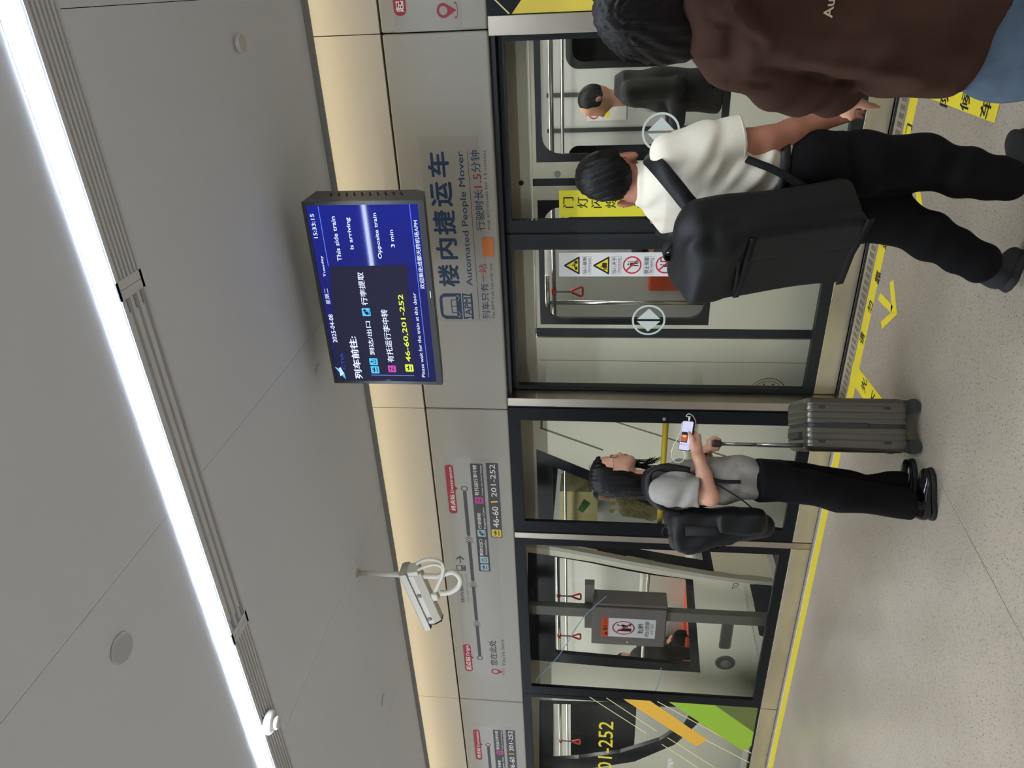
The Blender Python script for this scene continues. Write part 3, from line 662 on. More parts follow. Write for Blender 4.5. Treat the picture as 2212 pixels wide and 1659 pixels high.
PG(b, [K_(1003, 1062), K_(1003, 1015), K_(962, 1040)], YB_-.0008, 1)
p, q = onY(*K_(1330, 1062), YB_), onY(*K_(1068, 886), YB_); cx, cz, rx, rz = (p[0]+q[0])/2, (p[2]+q[2])/2, (q[0]-p[0])/2, (q[2]-p[2])/2
for L in ([(-.5, -.7), (-.05, -.7), (-.05, .1), (-.25, .1), (-.25, .5), (-.5, .5)], [(.0, -.1), (.3, .3), (.5, .1), (.35, -.4), (.1, -.4)], [(.2, .35), (.4, .62), (.5, .55), (.32, .3)], [(.3, -.45), (.62, -.62), (.62, -.75), (.25, -.6)]):
    b.plate([(cx+u*rx, cz+v*rz) for u, v in L], [], wallf(YB_-.0004), 0, 1)
b.plate(circle(cx, cz, rx, 40, rz), [circle(cx, cz, rx*.88, 40, rz*.88)], wallf(YB_-.0006), 0, 2)
b.plate([(cx-.66*rx, cz+.56*rz), (cx-.56*rx, cz+.66*rz), (cx+.66*rx, cz-.56*rz), (cx+.56*rx, cz-.66*rz)], [], wallf(YB_-.0008), 0, 2)
T(b, '禁止操作', K_(1432, 1045), K_(1372, 925), YB_-.0004, 1, .02); T(b, '非专业人员请勿操作', K_(1502, 1085), K_(1458, 895), YB_-.0004, 1, .012); T(b, 'DO NOT OPERATE', K_(1552, 1055), K_(1526, 930), YB_-.0004, 1)
b.build('label_print', [mat('warning_orange', (214, 84, 36), .5), M_blackink, M_red], t)

# ---- pale reflection streaks in the glass, shaped as thin tubes behind it
t = thing('reflection_streak', 'thin pale blue reflection streak in the glass of the left panels, shaped as a tube', 'cable', onY(1300, 1300, 4.335))
b = MB(); b.tube(smooth([onY(x, y, 4.325) for x, y in [(1148, 1490), (1163, 1463), (1187, 1440), (1215, 1405), (1240, 1364), (1262, 1332), (1290, 1305), (1310, 1288)]]), .0038, 6); b.build('streak_run', mat('pale_blue_reflection', (150, 182, 214), .4), t)
b = MB(); b.tube(smooth([onY(x, y, 4.325) for x, y in [(1428, 1443), (1427, 1462), (1420, 1484), (1408, 1502), (1392, 1511)]]), .0038, 6); b.build('streak_end', MATS['pale_blue_reflection'], t)

# ------------------------------------------------------------------ hanging information screen
YM = 3.2; MS = lambda x, y: (640+x*.27728, 380+y*.27728)
M_case = mat('screen_case', (58, 58, 60), .42); M_bez = mat('screen_bezel', (24, 25, 28), .3)
t = thing('information_screen', 'black hanging screen showing a blue train arrival display', 'information screen', (-1.34, 3.3, 2.67))
X0, X1, Z0, Z1 = -1.818, -.859, 2.385, 2.963
b = MB(); pr = [(YM+.012, Z1), (YM+.2, Z1), (YM+.2, Z0+.075), (YM+.165, Z0+.03), (YM+.012, Z0)]
n = len(pr); b.add([(X0+.002, y, z) for y, z in pr]+[(X1-.002, y, z) for y, z in pr], [tuple(range(n)), tuple(range(2*n-1, n-1, -1))]+[(k, k+n, (k+1) % n+n, (k+1) % n) for k in range(n)])
b.build('case', M_case, t, bevel=.003)
b = MB()
for k in range(10):
    z = 2.86-.038*k; b.obox((X1+.0002, YM+.125, z), UX, np.array([0, .94, .34]), np.array([0, -.34, .94]), .0018, .026, .004)
b.build('vent_slots', M_gap, t)
SX0, SX1, SZ0, SZ1 = X0+.018, X1-.018, Z0+.03, Z1-.018
b = MB(); b.plate(rrect(X0, X1, Z0, Z1, .004), [rrect(SX0, SX1, SZ0, SZ1, .001, 1)], wallf(YM), .02); b.build('bezel', M_bez, t)
b = MB(); b.box(-1.48, -1.40, 3.4, YW-.001, 2.84, 2.9); b.build('wall_arm', M_case, t)
def screen_mat():
    m = bpy.data.materials.new('display_blue'); m.use_nodes = True; nt = m.node_tree; b = nt.nodes['Principled BSDF']
    b.inputs['Base Color'].default_value = (.004, .004, .008, 1); b.inputs['Roughness'].default_value = .05; b.inputs['Specular IOR Level'].default_value = .12
    tc = nt.nodes.new('ShaderNodeTexCoord'); sp = nt.nodes.new('ShaderNodeSeparateXYZ'); nt.links.new(tc.outputs['Object'], sp.inputs[0])
    mr = nt.nodes.new('ShaderNodeMapRange'); mr.inputs[1].default_value = SX0; mr.inputs[2].default_value = SX1; nt.links.new(sp.outputs[0], mr.inputs[0])
    r = nt.nodes.new('ShaderNodeValToRGB'); r.color_ramp.elements[0].color = rgb(34, 38, 84); r.color_ramp.elements[1].color = rgb(28, 40, 150)
    e = r.color_ramp.elements.new(.45); e.color = rgb(36, 38, 110)
    nt.links.new(mr.outputs[0], r.inputs[0]); nt.links.new(r.outputs[0], b.inputs['Emission Color']); b.inputs['Emission Strength'].default_value = .9
    return m
def semit(n, col, s=1.0):
    return mat('display_'+n, (4, 4, 6), .5, spec=.05, emit=s, ecol=col)
b = MB(); b.box(SX0, SX1, YM+.004, YM+.006, SZ0, SZ1); b.build('display', screen_mat(), t)
ym = YM+.0035
b = MB(); PG(b, [MS(300, 1240), MS(275, 710), MS(865, 690), MS(920, 1560), MS(1000, 1590), MS(380, 1600)][0:0] or [MS(322, 1598), MS(262, 708), MS(862, 692), MS(928, 1585)], ym); b.build('panel_area', semit('panel', (42, 42, 66), .9), t)
ym -= .0006
sw, sy, sl = semit('white', (214, 226, 255), 1.25), semit('lime', (222, 240, 80), 1.2), semit('line', (96, 132, 255), 1.2)
b = MB(); T(b, '2025-04-08', MS(322, 1298), MS(248, 1078), ym, 0, .012, 'box'); T(b, '星期二', MS(268, 1000), MS(212, 876), ym); T(b, 'Tuesday', MS(232, 786), MS(185, 622), ym, 0, .012); T(b, '15:33:15', MS(170, 485), MS(105, 296), ym, 0, .012, 'box')
b.build('date_lettering', sw, t)
b = MB(); T(b, '列车前往:', MS(520, 1580), MS(405, 1250), ym, 0, .028); T(b, '到达/出口', MS(615, 1395), MS(535, 1132), ym, 0, .014); T(b, '行李提取', MS(560, 1008), MS(470, 750), ym, 0, .014); T(b, '有托运行李中转', MS(765, 1452), MS(655, 1040), ym, 0, .014)
b.build('service_lettering', sw, t)
b = MB(); T(b, '46-60,201-252', MS(900, 1448), MS(790, 922), ym, 0, .014, 'box'); b.build('gate_lettering', sy, t)
b = MB(); T(b, 'This side train', MS(356, 665), MS(264, 316), ym, 0, .016); T(b, 'is arriving', MS(448, 572), MS(380, 324), ym, 0, .016); T(b, 'Opposite train', MS(668, 645), MS(590, 288), ym, 0, .016); T(b, '3 min', MS(768, 556), MS(722, 420), ym, 0, .016)
b.build('status_lettering', sw, t)
b = MB(); T(b, 'Please wait for the train at this door', MS(1005, 1568), MS(903, 910), ym, 0, .006); T(b, '欢迎乘坐成都天府机场APM', MS(1003, 882), MS(907, 346), ym, 0, .008, 'box'); b.build('notice_lettering', sw, t)
b = MB()
for a, c in ((MS(251, 704), MS(168, 238)), (MS(572, 690), MS(500, 222)), (MS(1032, 1570), MS(880, 208))):
    p, q = onY(*a, ym), onY(*c, ym); zz = (p[2]+q[2])/2; b.box(p[0], q[0], ym, ym+.0003, zz-.0015, zz+.0015)
p, q = onY(*MS(918, 1556), ym), onY(*MS(588, 1574), ym); b.box(p[0]-.002, p[0]+.002, ym, ym+.0003, p[2], q[2])
b.build('rules', sl, t)
sc_, sk = semit('cyan', (90, 200, 250), 1.1), semit('dark', (30, 30, 60), .8)
YS_keep = YS
for BL, TR, kind, m_ in ((MS(650, 1538), MS(578, 1482), 'plane', sc_), (MS(638, 1474), MS(566, 1420), 'exit', sc_), (MS(582, 1092), MS(508, 1030), 'bag', sc_), (MS(780, 1530), MS(712, 1476), 'transfer', semit('pink', (214, 80, 190), 1.0)), (MS(916, 1525), MS(846, 1468), 'plane', sy)):
    b = MB(); YS = ym; icon_box(b, BL, TR, 1, 0.0, kind); YS = YS_keep
    b.build('pictogram', [sk, m_], t)
b = MB(); PG(b, [MS(388, 1586), MS(300, 1490), MS(296, 1484), MS(330, 1500), MS(372, 1530)], ym, 0); PG(b, [MS(345, 1560), MS(330, 1500), MS(345, 1490), MS(372, 1540)], ym, 1); T(b, 'CTIA', MS(386, 1510), MS(338, 1378), ym, 2, .02)
b.build('airport_logo', [sc_, sw, semit('logo', (50, 80, 200), .9)], t)
b = MB(); p = onY(*MS(1047, 950), YM); b.box(p[0], p[0]+.034, YM-.0006, YM+.001, Z0+.012, Z0+.016); b.build('maker_badge', M_whiteink, t)

# ------------------------------------------------------------------ security camera on its drop pole
M_cam = mat('camera_paint', (206, 200, 186), .4); M_camd = mat('camera_dark', (30, 30, 34), .3)
YC = 3.33; CP = lambda x, y, o=0.0: onY(740+x*.15067, 1150+y*.15067, YC+o)
t = thing('security_camera', 'cream security camera under a sunshield on a looped pole from the ceiling', 'security camera', onY(772, 1238, YC))
top = np.array([-3.292, YC, ZC])
b = MB(); b.plate(circle(top[0], YC, .028, 24), [], ((0, 0, ZC-.012), UX, -UY), -.012) if False else lathe((top[0], YC, ZC-.0005), [(.030, 0), (.030, .004), (.02, .006)], -UZ, 24, 0, b); b.build('ceiling_flange', M_cam, t)
low = CP(1400, 560); loop = [top+UZ*-.002, np.array([top[0], YC, 2.9]), np.array([top[0], YC, low[2]+.02])]+[CP(x, y) for x, y in [(1560, 570), (1660, 620), (1690, 700), (1650, 790), (1560, 850), (1480, 868), (1400, 868)]]
b = MB(); b.tube([loop[0], loop[1]]+smooth(loop[2:], 6), .0175, 16); b.build('drop_pole', M_cam, t)
# housing axis in the plane y=YC
a0, a1 = CP(985, 560), CP(1300, 1250); ax = (a1-a0); Lh = np.linalg.norm(ax); ax /= Lh; upv = np.cross(ax, UY); upv = upv if upv[2] > 0 else -upv
sy_ = np.cross(ax, upv)
def hframe(c): return (c-sy_*0, sy_, upv)
prof = [(-.05, -.012), (-.05, .03), (-.042, .036), (.042, .036), (.05, .03), (.05, -.012), (.026, -.056), (-.026, -.056)]
def prism(prof, c0, c1, m, name, s0=1, s1=1):
    b = MB(); n = len(prof)
    v = [c0+sy_*p[0]*s0+upv*p[1]*s0 for p in prof]+[c1+sy_*p[0]*s1+upv*p[1]*s1 for p in prof]
    f = [tuple(range(n)), tuple(range(2*n-1, n-1, -1))]+[(k, k+n, (k+1) % n+n, (k+1) % n) for k in range(n)]
    fa = np.cross(np.array(v[1])-v[0], np.array(v[2])-v[0]); 
    if np.dot(fa, c0-c1) < 0: f = [tuple(reversed(q)) for q in f]
    b.add(v, f); return b.build(name, m, t, bevel=.004)
mid = (a0+a1)/2
prism(prof, a0+ax*.0-upv*.012, a1-ax*.012-upv*.012, M_cam, 'housing')
prism(prof, a1-ax*.011-upv*.012, a1-upv*.012, M_camd, 'front_frame', 1.02, 1.02)
b = MB(); cpt = a1-upv*.018; b.tube([cpt, cpt+ax*.004], .026, 20); b.build('lens', mat('lens_glass', (10, 12, 16), .05), t)
sh = [(-.062, .0), (-.062, .042), (-.05, .054), (.05, .054), (.062, .042), (.062, .0), (.057, .0), (.057, .04), (.048, .049), (-.048, .049), (-.057, .04), (-.057, .0)]
prism(sh, a0-ax*.03+upv*.012, a1+ax*.03+upv*.012, M_cam, 'sunshield')
prism([(-.045, -.05), (-.045, .03), (.045, .03), (.045, -.05)], a0-ax*.03-upv*.01, a0+ax*.004-upv*.01, M_cam, 'rear_plate')
for k in (.38, .86):
    for s in (-1,):
        b = MB(); c = a0+ax*Lh*k-upv*.008; sgn = sy_ if sy_[1] < 0 else -sy_
        b.obox(c+sgn*.052, ax, upv, sgn, .012, .012, .004); b.build('latch', mat('latch_grey', (96, 94, 88), .4, metal=.6), t, bevel=.002)
for pts in ([(1060, 450), (1150, 400), (1280, 385), (1400, 420), (1450, 500), (1440, 590), (1400, 700), (1340, 840)], [(1060, 550), (1180, 490), (1320, 460), (1420, 500), (1430, 600), (1380, 720), (1320, 850)]):
    b = MB(); b.tube(smooth([CP(x, y, -.02) for x, y in pts], 6), .0105, 12); b.build('conduit', M_cam, t)
c = CP(1310, 910); b = MB(); b.obox(c, ax, upv, sy_, .03, .032, .022); b.build('swivel_joint', M_cam, t, bevel=.012, seg=4)
# ------------------------------------------------------------------ the people mover standing behind the doors
YT = 4.65
M_body = mat('train_cream', (250, 243, 213), .3, spec=.5, coat=.3)
M_seal = mat('train_rubber', (38, 42, 42), .55)
M_wfr = mat('train_window_border', (34, 37, 38), .2)
M_in = mat('train_interior_panel', (198, 198, 194), .5)
M_infl = mat('train_floor', (96, 98, 100), .5)
M_chrome = mat('train_chrome', (200, 200, 198), .18, metal=1.0)
M_orange = mat('seat_orange', (206, 78, 44), .45); M_seatw = mat('seat_white', (208, 208, 202), .4); M_strap = mat('strap_red', (200, 50, 44), .4)
M_tg = glass('train_window_glass', (196, 202, 204), 1.3)
M_tlight = emitter('train_lamp', (255, 252, 244), L_TRAIN*2.6)
P2 = lambda L, Y=YT: [px2(x, y, Y) for x, y in L]
def rounded(P, r, n=5):
    out = []; N = len(P)
    for i in range(N):
        a, b_, c = [np.array(P[k % N], float) for k in (i-1, i, i+1)]
        u = (a-b_)/np.linalg.norm(a-b_); v = (c-b_)/np.linalg.norm(c-b_); rr = min(r, np.linalg.norm(a-b_)*.45, np.linalg.norm(c-b_)*.45)
        for k in range(n+1):
            t = k/n; out.append(tuple((1-t)**2*(b_+u*rr)+2*t*(1-t)*b_+t*t*(b_+v*rr)))
    return out
def strap(p, parent):
    g = thing('strap_hanger', None, None, p); attach(g, parent)
    b = MB(); b.tube([p+UX*-.022, p+UX*.022], .02, 10); b.build('clip', M_strap, g)
    b = MB(); b.tube([p, p-UZ*.13], .008, 8); b.build('webbing', mat('strap_grey', (120, 120, 118), .5), g)
    q = p-UZ*.13; L = rounded([(0, .01), (.045, -.09), (-.045, -.09)], .025, 4)
    b = MB(); b.tube([q+UX*x+UZ*z for x, z in L], .009, 8, closed=True); b.build('grip', M_strap, g)
    for o in list(g.children): pass
    return g
def car_shell(t, x0, x1, lights=True):
    """floor, ceiling, far wall with windows, lamps and rails of one car, x0 < x1"""
    b = MB(); b.box(x0, x1, YT+.05, 7.3, -.1, .0); b.build('floor_panel', M_infl, t)
    b = MB(); b.box(x0, x1, YT+.05, 7.3, 2.16, 2.2); b.build('ceiling_panel', M_in, t)
    for y in (5.42, 6.62):
        b = MB(); b.box(x0+.25, x1-.1, y-.035, y+.035, 2.135, 2.155); b.build('ceiling_lamp', M_tlight, t)
    for y in (5.25, 6.8):
        b = MB(); b.tube([(x0+.3, y, 1.93), (x1-.2, y, 1.93)], .016, 10); b.build('grab_rail', M_chrome, t)

# ---- right-hand car
t1 = thing('train_car', 'cream people mover car with sliding doors, right of the coupling', 'train car', (-1, 5.9, 0), 'cars of the people mover')
slx = lambda z: -3.207-(2.036-z)*.464
b = MB()
dl, dr = -2.2, .28       # train door opening
zb, zt = .11, 2.02
out = [(slx(.62), .62), (slx(2.036), 2.036), (slx(2.036), 2.3), (dl-.04, 2.3), (dl-.04, .09), (-3.9, .09), (-3.86, .4)]
b.plate(out, [], wallf(YT), .06)
b.plate([(dl-.04, 2.03), (3.2, 2.03), (3.2, 2.62), (dl-.04, 2.62)], [], wallf(YT), .06)
b.plate([(-3.9, 2.05), (dl-.04, 2.05), (dl-.04, 2.62), (-3.9, 2.62)], [], wallf(YT+.001), .06)
b.plate([(dr+.04, .09), (3.2, .09), (3.2, 2.03), (dr+.04, 2.03)], [], wallf(YT), .06)
b.build('body_side', M_body, t1)
b = MB(); b.box(-2.42, -2.4225, YT-.0012, YT, .1, 2.0); b.build('panel_seam', M_seal, t1)
for L in ([(1166, 926), (1302, 974), (1303.5, 970.5), (1167, 922)], [(1167, 922), (1172, 926), (1172, 905), (1167, 905)], [(1331, 913), (1459, 953.5), (1460.5, 950.5), (1331, 910)], [(1459, 953.5), (1640, 1010), (1641, 1007), (1460, 950)]):
    b = MB(); b.plate(P2(L, YT-.001), [], wallf(YT-.001), 0); b.build('panel_seam', mat('seam_grey', (128, 126, 108), .6), t1)
b = MB(); b.box(-3.0, -2.45, YT-.012, YT, 2.024, 2.034); b.box(-2.16, .6, YT-.014, YT, 2.024, 2.04); b.build('gutter', M_body, t1)
def train_door(name, x0, x1, wx0, wx1, gx0, gx1, rr):
    g = thing(name, None, None, (x0, YT, 0)); attach(g, t1)
    b = MB(); win = [(wx0, .835), (wx1, .835), (wx1, 1.992), (wx0, 1.992)]
    b.plate([(x0, .12), (x1, .12), (x1, 2.02), (x0, 2.02)], [win], wallf(YT+.012), .04); b.build('leaf_panel', M_body, g)
    b = MB(); b.plate(win, [rrect(gx0, gx1, .875, 1.955, rr)], wallf(YT+.010), .03); b.build('window_border', M_wfr, g)
    b = MB(); b.plate([(gx0-.005, .87), (gx1+.005, .87), (gx1+.005, 1.96), (gx0-.005, 1.96)], [], wallf(YT+.03), 0); b.build('window_pane', M_tg, g)
    return g
train_door('train_door', -2.172, -1.172, -2.142, -1.262, -2.096, -1.31, .11)
train_door('train_door', -1.124, -.085, -1.022, -.13, -.975, -.18, .11)
b = MB(); b.box(-1.172, -1.124, YT+.014, YT+.05, .12, 2.02); b.build('door_seal', M_seal, t1)
b = MB(); b.box(-2.232, -2.174, YT+.004, YT+.05, .1, 2.02); b.build('door_edge_seal', M_seal, t1)
b = MB(); b.box(-.083, .32, YT+.012, YT+.05, .1, 2.02); b.build('body_panel', M_body, t1)
c = onY(1204, 377, YT); lathe((c[0], YT+.012, c[2]), [(.021, 0), (.021, .003), (.017, .006), (.006, .007)], -UY, 24).build('door_lock', mat('lock_grey', (170, 168, 158), .3), t1)
c = onY(1126, 395, YT); lathe((c[0], YT, c[2]), [(.016, 0), (.016, .004), (.01, .006)], -UY, 20).build('door_lamp', M_seal, t1)
# emergency release: round recessed dial with red handle
c = onY(1657, 851, YT); g = thing('emergency_release', None, None, (c[0], YT, c[2])); attach(g, t1)
lathe((c[0], YT+.0005, c[2]), [(.128, 0), (.128, .004), (.118, .005), (.116, .001), (.02, .001)], -UY, 48).build('rim', M_body, g)
b = MB(); b.plate(circle(c[0], c[2], .131, 48), [circle(c[0], c[2], .128, 48)], wallf(YT-.001), 0); b.plate(circle(c[0], c[2], .108, 48), [circle(c[0], c[2], .105, 48)], wallf(YT-.0016), 0)
for a in range(8): b.plate(circle(c[0]+.085*math.cos(a*PI/4+.4), c[2]+.085*math.sin(a*PI/4+.4), .006, 12), [], wallf(YT-.0018), 0)
b.build('markings', M_greyframe, g)
b = MB(); b.obox((c[0], YT-.012, c[2]), (.94, 0, -.34), UY, (.34, 0, .94), .07, .01, .016); b.build('handle', mat('release_red', (186, 40, 44), .4), g, bevel=.006)
# nose: black window border on the raked end, pane and dark roof line
bar = [(slx(2.036), 2.036), (slx(.75), .75), (slx(.75)-.1, .75), (slx(1.93)-.105, 1.93), (-3.92, 1.93), (-3.92, 2.05), (slx(2.036), 2.05)]
b = MB(); b.plate(bar, [], wallf(YT+.002), .05); b.build('window_border', M_wfr, t1)
b = MB(); b.plate([(slx(1.93)-.1, 1.935), (-3.92, 1.935), (-3.92, .75), (slx(.75)-.095, .75)], [], wallf(YT+.02), 0); b.build('window_pane', M_tg, t1)
car_shell(t1, -3.0, 3.2)
# far side wall of the car: opposite doors, window and pillars
b = MB()
b.plate([(-3.0, .0), (3.2, .0), (3.2, 2.16), (-3.0, 2.16)], [rrect(-.72, .6, .95, 1.88, .1), rrect(-2.85, -1.45, .8, 1.9, .1)], wallf(7.3), .05); b.build('far_wall', M_in, t1)
b = MB(); b.plate(rrect(-.76, .64, .91, 1.92, .12), [rrect(-.70, .58, .97, 1.86, .1)], wallf(7.295), .01); b.build('far_window_border', M_wfr, t1)
for x in (-1.0, -1.32):
    b = MB(); b.box(x, x+.035, 7.27, 7.3, .02, 2.1); b.build('far_door_seal', M_seal, t1)
for x in (-1.52, -1.6):
    b = MB(); b.tube([(x, 7.0, .0), (x, 7.0, 1.5), (x+(.06 if x > -1.56 else -.06), 7.0, 1.62), (-1.56, 7.0, 1.75), (-1.56, 7.0, 2.15)], .016, 10); b.build('grab_pole', M_chrome, t1)
b = MB(); b.box(-1.22, -1.09, 7.286, 7.298, 1.35, 1.72); b.build('notice_panel', M_stick, t1)
b = MB(); b.plate(circle(-1.155, 1.655, .05), [circle(-1.155, 1.655, .038)], wallf(7.284), 0, 0); b.plate([(-1.2, 1.51), (-1.11, 1.51), (-1.155, 1.6)], [], wallf(7.284), 0, 1); b.build('notice_signs', [M_red, M_wyel], t1)
b = MB(); b.box(-3.0, -2.2, 6.6, 7.3, .0, 2.16); b.build('end_cabinet', M_in, t1)
b = MB(); b.tube([(-2.48, 5.85, 0), (-2.48, 5.85, 2.1)], .018, 12); b.build('grab_pole', M_chrome, t1)
b = MB(); b.tube([(-2.0, 5.25, 1.98), (-2.32, 5.25, 1.98)], .018, 10); b.build('grab_rail', M_chrome, t1)
for x in (-1.9, -2.42):
    g = thing('bench_seat', None, None, (x, 6.3, 0)); attach(g, t1)
    b = MB(); b.box(x-.22, x+.22, 6.05, 6.5, .42, .48); b.build('cushion', M_orange, g, bevel=.02)
    b = MB(); b.box(x-.22, x+.22, 6.5, 6.57, .42, 1.12); b.build('backrest', M_orange, g, bevel=.02)
    b = MB(); b.box(x-.18, x+.18, 6.15, 6.5, 0, .42); b.build('pedestal', M_seatw, g)
strap(onY(1195, 630, 5.25)*[1, 0, 0]+np.array([0, 5.25, 1.93]), t1)

# ---- left-hand car
t2 = thing('train_car', 'cream people mover car with a curved nose, left of the coupling', 'train car', (-6.5, 5.9, 0), 'cars of the people mover')
curve = P2([(1128, 1172), (1165, 1176.5), (1200, 1181.5), (1275, 1195), (1350, 1210), (1450, 1228), (1537, 1243), (1600, 1251), (1670, 1257)])
cx_at = lambda z: float(np.interp(z, [p[1] for p in curve][::-1], [p[0] for p in curve][::-1]))
curve = [(curve[0][0]+.03, 2.62)]+curve
winO = P2([(1140, 1193), (1198, 1201), (1275, 1213), (1350, 1228), (1420, 1241), (1497, 1252)])+P2([(1513, 1453), (1335, 1442), (1140, 1425)])
winI = P2([(1198, 1203), (1275, 1216), (1350, 1232), (1412, 1243), (1481, 1251)])+P2([(1492, 1437), (1435.6, 1433), (1345, 1424), (1200.5, 1411)])
b = MB(); o2 = curve+[(-15.5, .09), (-15.5, 2.62)]
w2O = P2([(1165, 1512), (1525, 1522), (1508, 1562), (1458, 1608), (1370, 1645), (1260, 1662), (1165, 1666)]); w2I = P2([(1195, 1520), (1497, 1528), (1474, 1568), (1424, 1600), (1340, 1626), (1250, 1638), (1195, 1641)])
win2O = [(-6.1, .62), (-6.1, 2.05), (-6.85, 2.05), (-6.85, 1.15), (-6.65, .8), (-6.35, .62)]
b.plate(o2, [winO, w2O], wallf(YT), .06); b.build('body_side', M_body, t2)
b = MB(); b.plate(winO, [rounded(winI, .02, 3)], wallf(YT+.001), .04); b.build('window_border', M_wfr, t2)
b = MB(); b.plate(winI, [], wallf(YT+.02), 0); b.build('window_pane', M_tg, t2)
b = MB(); b.plate(w2O, [w2I], wallf(YT-.002), .04); b.build('window_border', M_wfr, t2)
b = MB(); b.plate(w2I, [], wallf(YT+.02), 0); b.build('window_pane', M_tg, t2)
# raised lip along the nose edge and the front face with its windscreen
b = MB()
for i in range(len(curve)-1):
    (xa, za), (xb_, zb_) = curve[i], curve[i+1]
    b.add([(xa, YT-.004, za), (xb_, YT-.004, zb_), (xb_-.038, YT-.004, zb_), (xa-.038, YT-.004, za)], [(0, 1, 2, 3)])
    b.add([(xa+.0, YT-.004, za), (xa, YT+.05, za), (xb_, YT+.05, zb_), (xb_, YT-.004, zb_)], [(0, 1, 2, 3)])
b.build('nose_lip', mat('lip_cream', (206, 202, 182), .35), t2)
zc = .58
fb = lambda y0, y1, z0, z1, mb, mi=0, dx=0.0: [mb.add([(cx_at(z0+(z1-z0)*k/6)+dx, y0, z0+(z1-z0)*k/6), (cx_at(z0+(z1-z0)*k/6)+dx, y1, z0+(z1-z0)*k/6), (cx_at(z0+(z1-z0)*(k+1)/6)+dx, y1, z0+(z1-z0)*(k+1)/6), (cx_at(z0+(z1-z0)*(k+1)/6)+dx, y0, z0+(z1-z0)*(k+1)/6)], [(0, 1, 2, 3)], mi) for k in range(6)]
b = MB(); fb(YT+.05, 7.3, .09, zc, b); fb(YT+.05, 7.3, 2.05, 2.6, b); b.build('nose_front', M_body, t2)
b = MB(); fb(YT+.05, YT+.17, zc, 2.05, b); fb(YT+.17, 7.3, zc, zc+.08, b); fb(YT+.17, 7.3, 1.95, 2.05, b); fb(7.15, 7.3, zc, 2.05, b); b.build('windscreen_border', M_wfr, t2)
b = MB(); fb(YT+.17, 7.15, zc+.08, 1.95, b, 0, -.004); b.build('windscreen', M_tg, t2)
car_shell(t2, -15.5, -4.6)
b = MB(); b.plate([(-15.5, 0), (-4.6, 0), (-4.6, 2.16), (-15.5, 2.16)], [rrect(-11.5, -9.6, .9, 1.9, .1)], wallf(7.3), .05); b.build('far_wall', M_in, t2)
b = MB(); b.plate([(-5.75, 1.0), (-5.2, 1.32), (-5.2, 1.95), (-5.75, 1.95)], [], wallf(7.28), .01); b.build('advert_panel', mat('advert_pale', (176, 186, 166), .5), t2)
c = px2(1183+40, 1240, 7.27); b = MB(); b.text('非开', ((-5.68, 7.268, 1.62), UX, UZ), .24, .13); b.build('advert_print', M_greyink, t2)
b = MB(); b.box(-5.9, -5.1, 6.1, 7.2, 1.55, 2.1) if False else b.box(-6.0, -5.35, 6.9, 7.25, 1.55, 2.0); b.build('equipment_cabinet', mat('cabinet_olive', (150, 138, 92), .5), t2)
b = MB(); b.plate(P2([(1247, 1100), (1262, 1078), (1276, 1088), (1259, 1108)], 5.6), [], wallf(5.6), .004); b.build('green_notice', mat('notice_green', (70, 140, 50), .5), t2)
for y_ in (1104, 1088):
    b = MB(); b.plate(P2([(1316, y_+4), (1318, y_-3), (1330, y_-3), (1326, y_+4)], 5.6), [], wallf(5.6), .004); b.build('yellow_notice', M_wyel, t2)
for y in (1287, 1373, 1413, 1600):
    strap(np.array([onY(1215, y, 5.25)[0], 5.25, 1.93]), t2)
b = MB(); b.tube(smooth([(-5.55, 5.9, 0), (-5.55, 5.9, .8), (-5.6, 5.9, .97), (-5.8, 5.9, 1.0), (-7.4, 5.9, 1.0), (-7.55, 5.9, .96), (-7.6, 5.9, .8), (-7.6, 5.9, 0)], 6), .02, 12); b.build('seat_rail', M_chrome, t2)
for x in (-5.95, -6.6, -7.25):
    g = thing('bench_seat', None, None, (x, 6.5, 0)); attach(g, t2)
    b = MB(); b.box(x-.25, x+.25, 6.15, 6.65, .42, .48); b.build('cushion', M_orange, g, bevel=.02)
    b = MB(); b.box(x-.25, x+.25, 6.62, 6.7, .42, 1.02); b.build('backrest', M_seatw, g, bevel=.03)
    b = MB(); b.box(x-.2, x+.2, 6.25, 6.6, 0, .42); b.build('pedestal', M_seatw, g)
b = MB(); b.box(-5.5, -5.05, 5.6, 6.7, 0, .62); b.build('front_console', M_seatw, t2, bevel=.04)
# recessed lamp and slot on the side, lettering, dark skirt
c = onY(1566, 1431, YT); g = thing('side_lamp', None, None, (c[0], YT, c[2])); attach(g, t2)
lathe((c[0], YT+.0005, c[2]), [(.088, 0), (.088, .007), (.078, .009), (.074, .001), (.02, .001)], -UY, 40).build('rim', mat('lamp_rim', (120, 120, 106), .35), g)
lathe((c[0]-.012, YT, c[2]-.012), [(.055, 0), (.05, .012), (.03, .022), (.004, .025)], -UY, 32).build('lens', mat('lamp_lens', (150, 150, 138), .08, spec=.8), g)
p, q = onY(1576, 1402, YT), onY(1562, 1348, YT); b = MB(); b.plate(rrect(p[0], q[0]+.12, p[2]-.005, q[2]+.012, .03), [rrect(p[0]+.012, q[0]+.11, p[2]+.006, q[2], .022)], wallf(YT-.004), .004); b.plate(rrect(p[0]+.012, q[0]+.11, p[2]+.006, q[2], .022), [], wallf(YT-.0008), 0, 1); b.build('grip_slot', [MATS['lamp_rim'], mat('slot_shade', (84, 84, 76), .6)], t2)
b = MB(); T(b, 'TO', (1594, 1273), (1583.5, 1259), YT-.001, 0); b.build('side_lettering', M_greyink, t2)
b = MB(); L = P2([(1619, 1262), (1668, 1262), (1660, 1380), (1640, 1372), (1628, 1300)], YT-.001); b.plate(L, [], wallf(YT-.001), 0); b.build('skirt_recess', M_seal, t2)
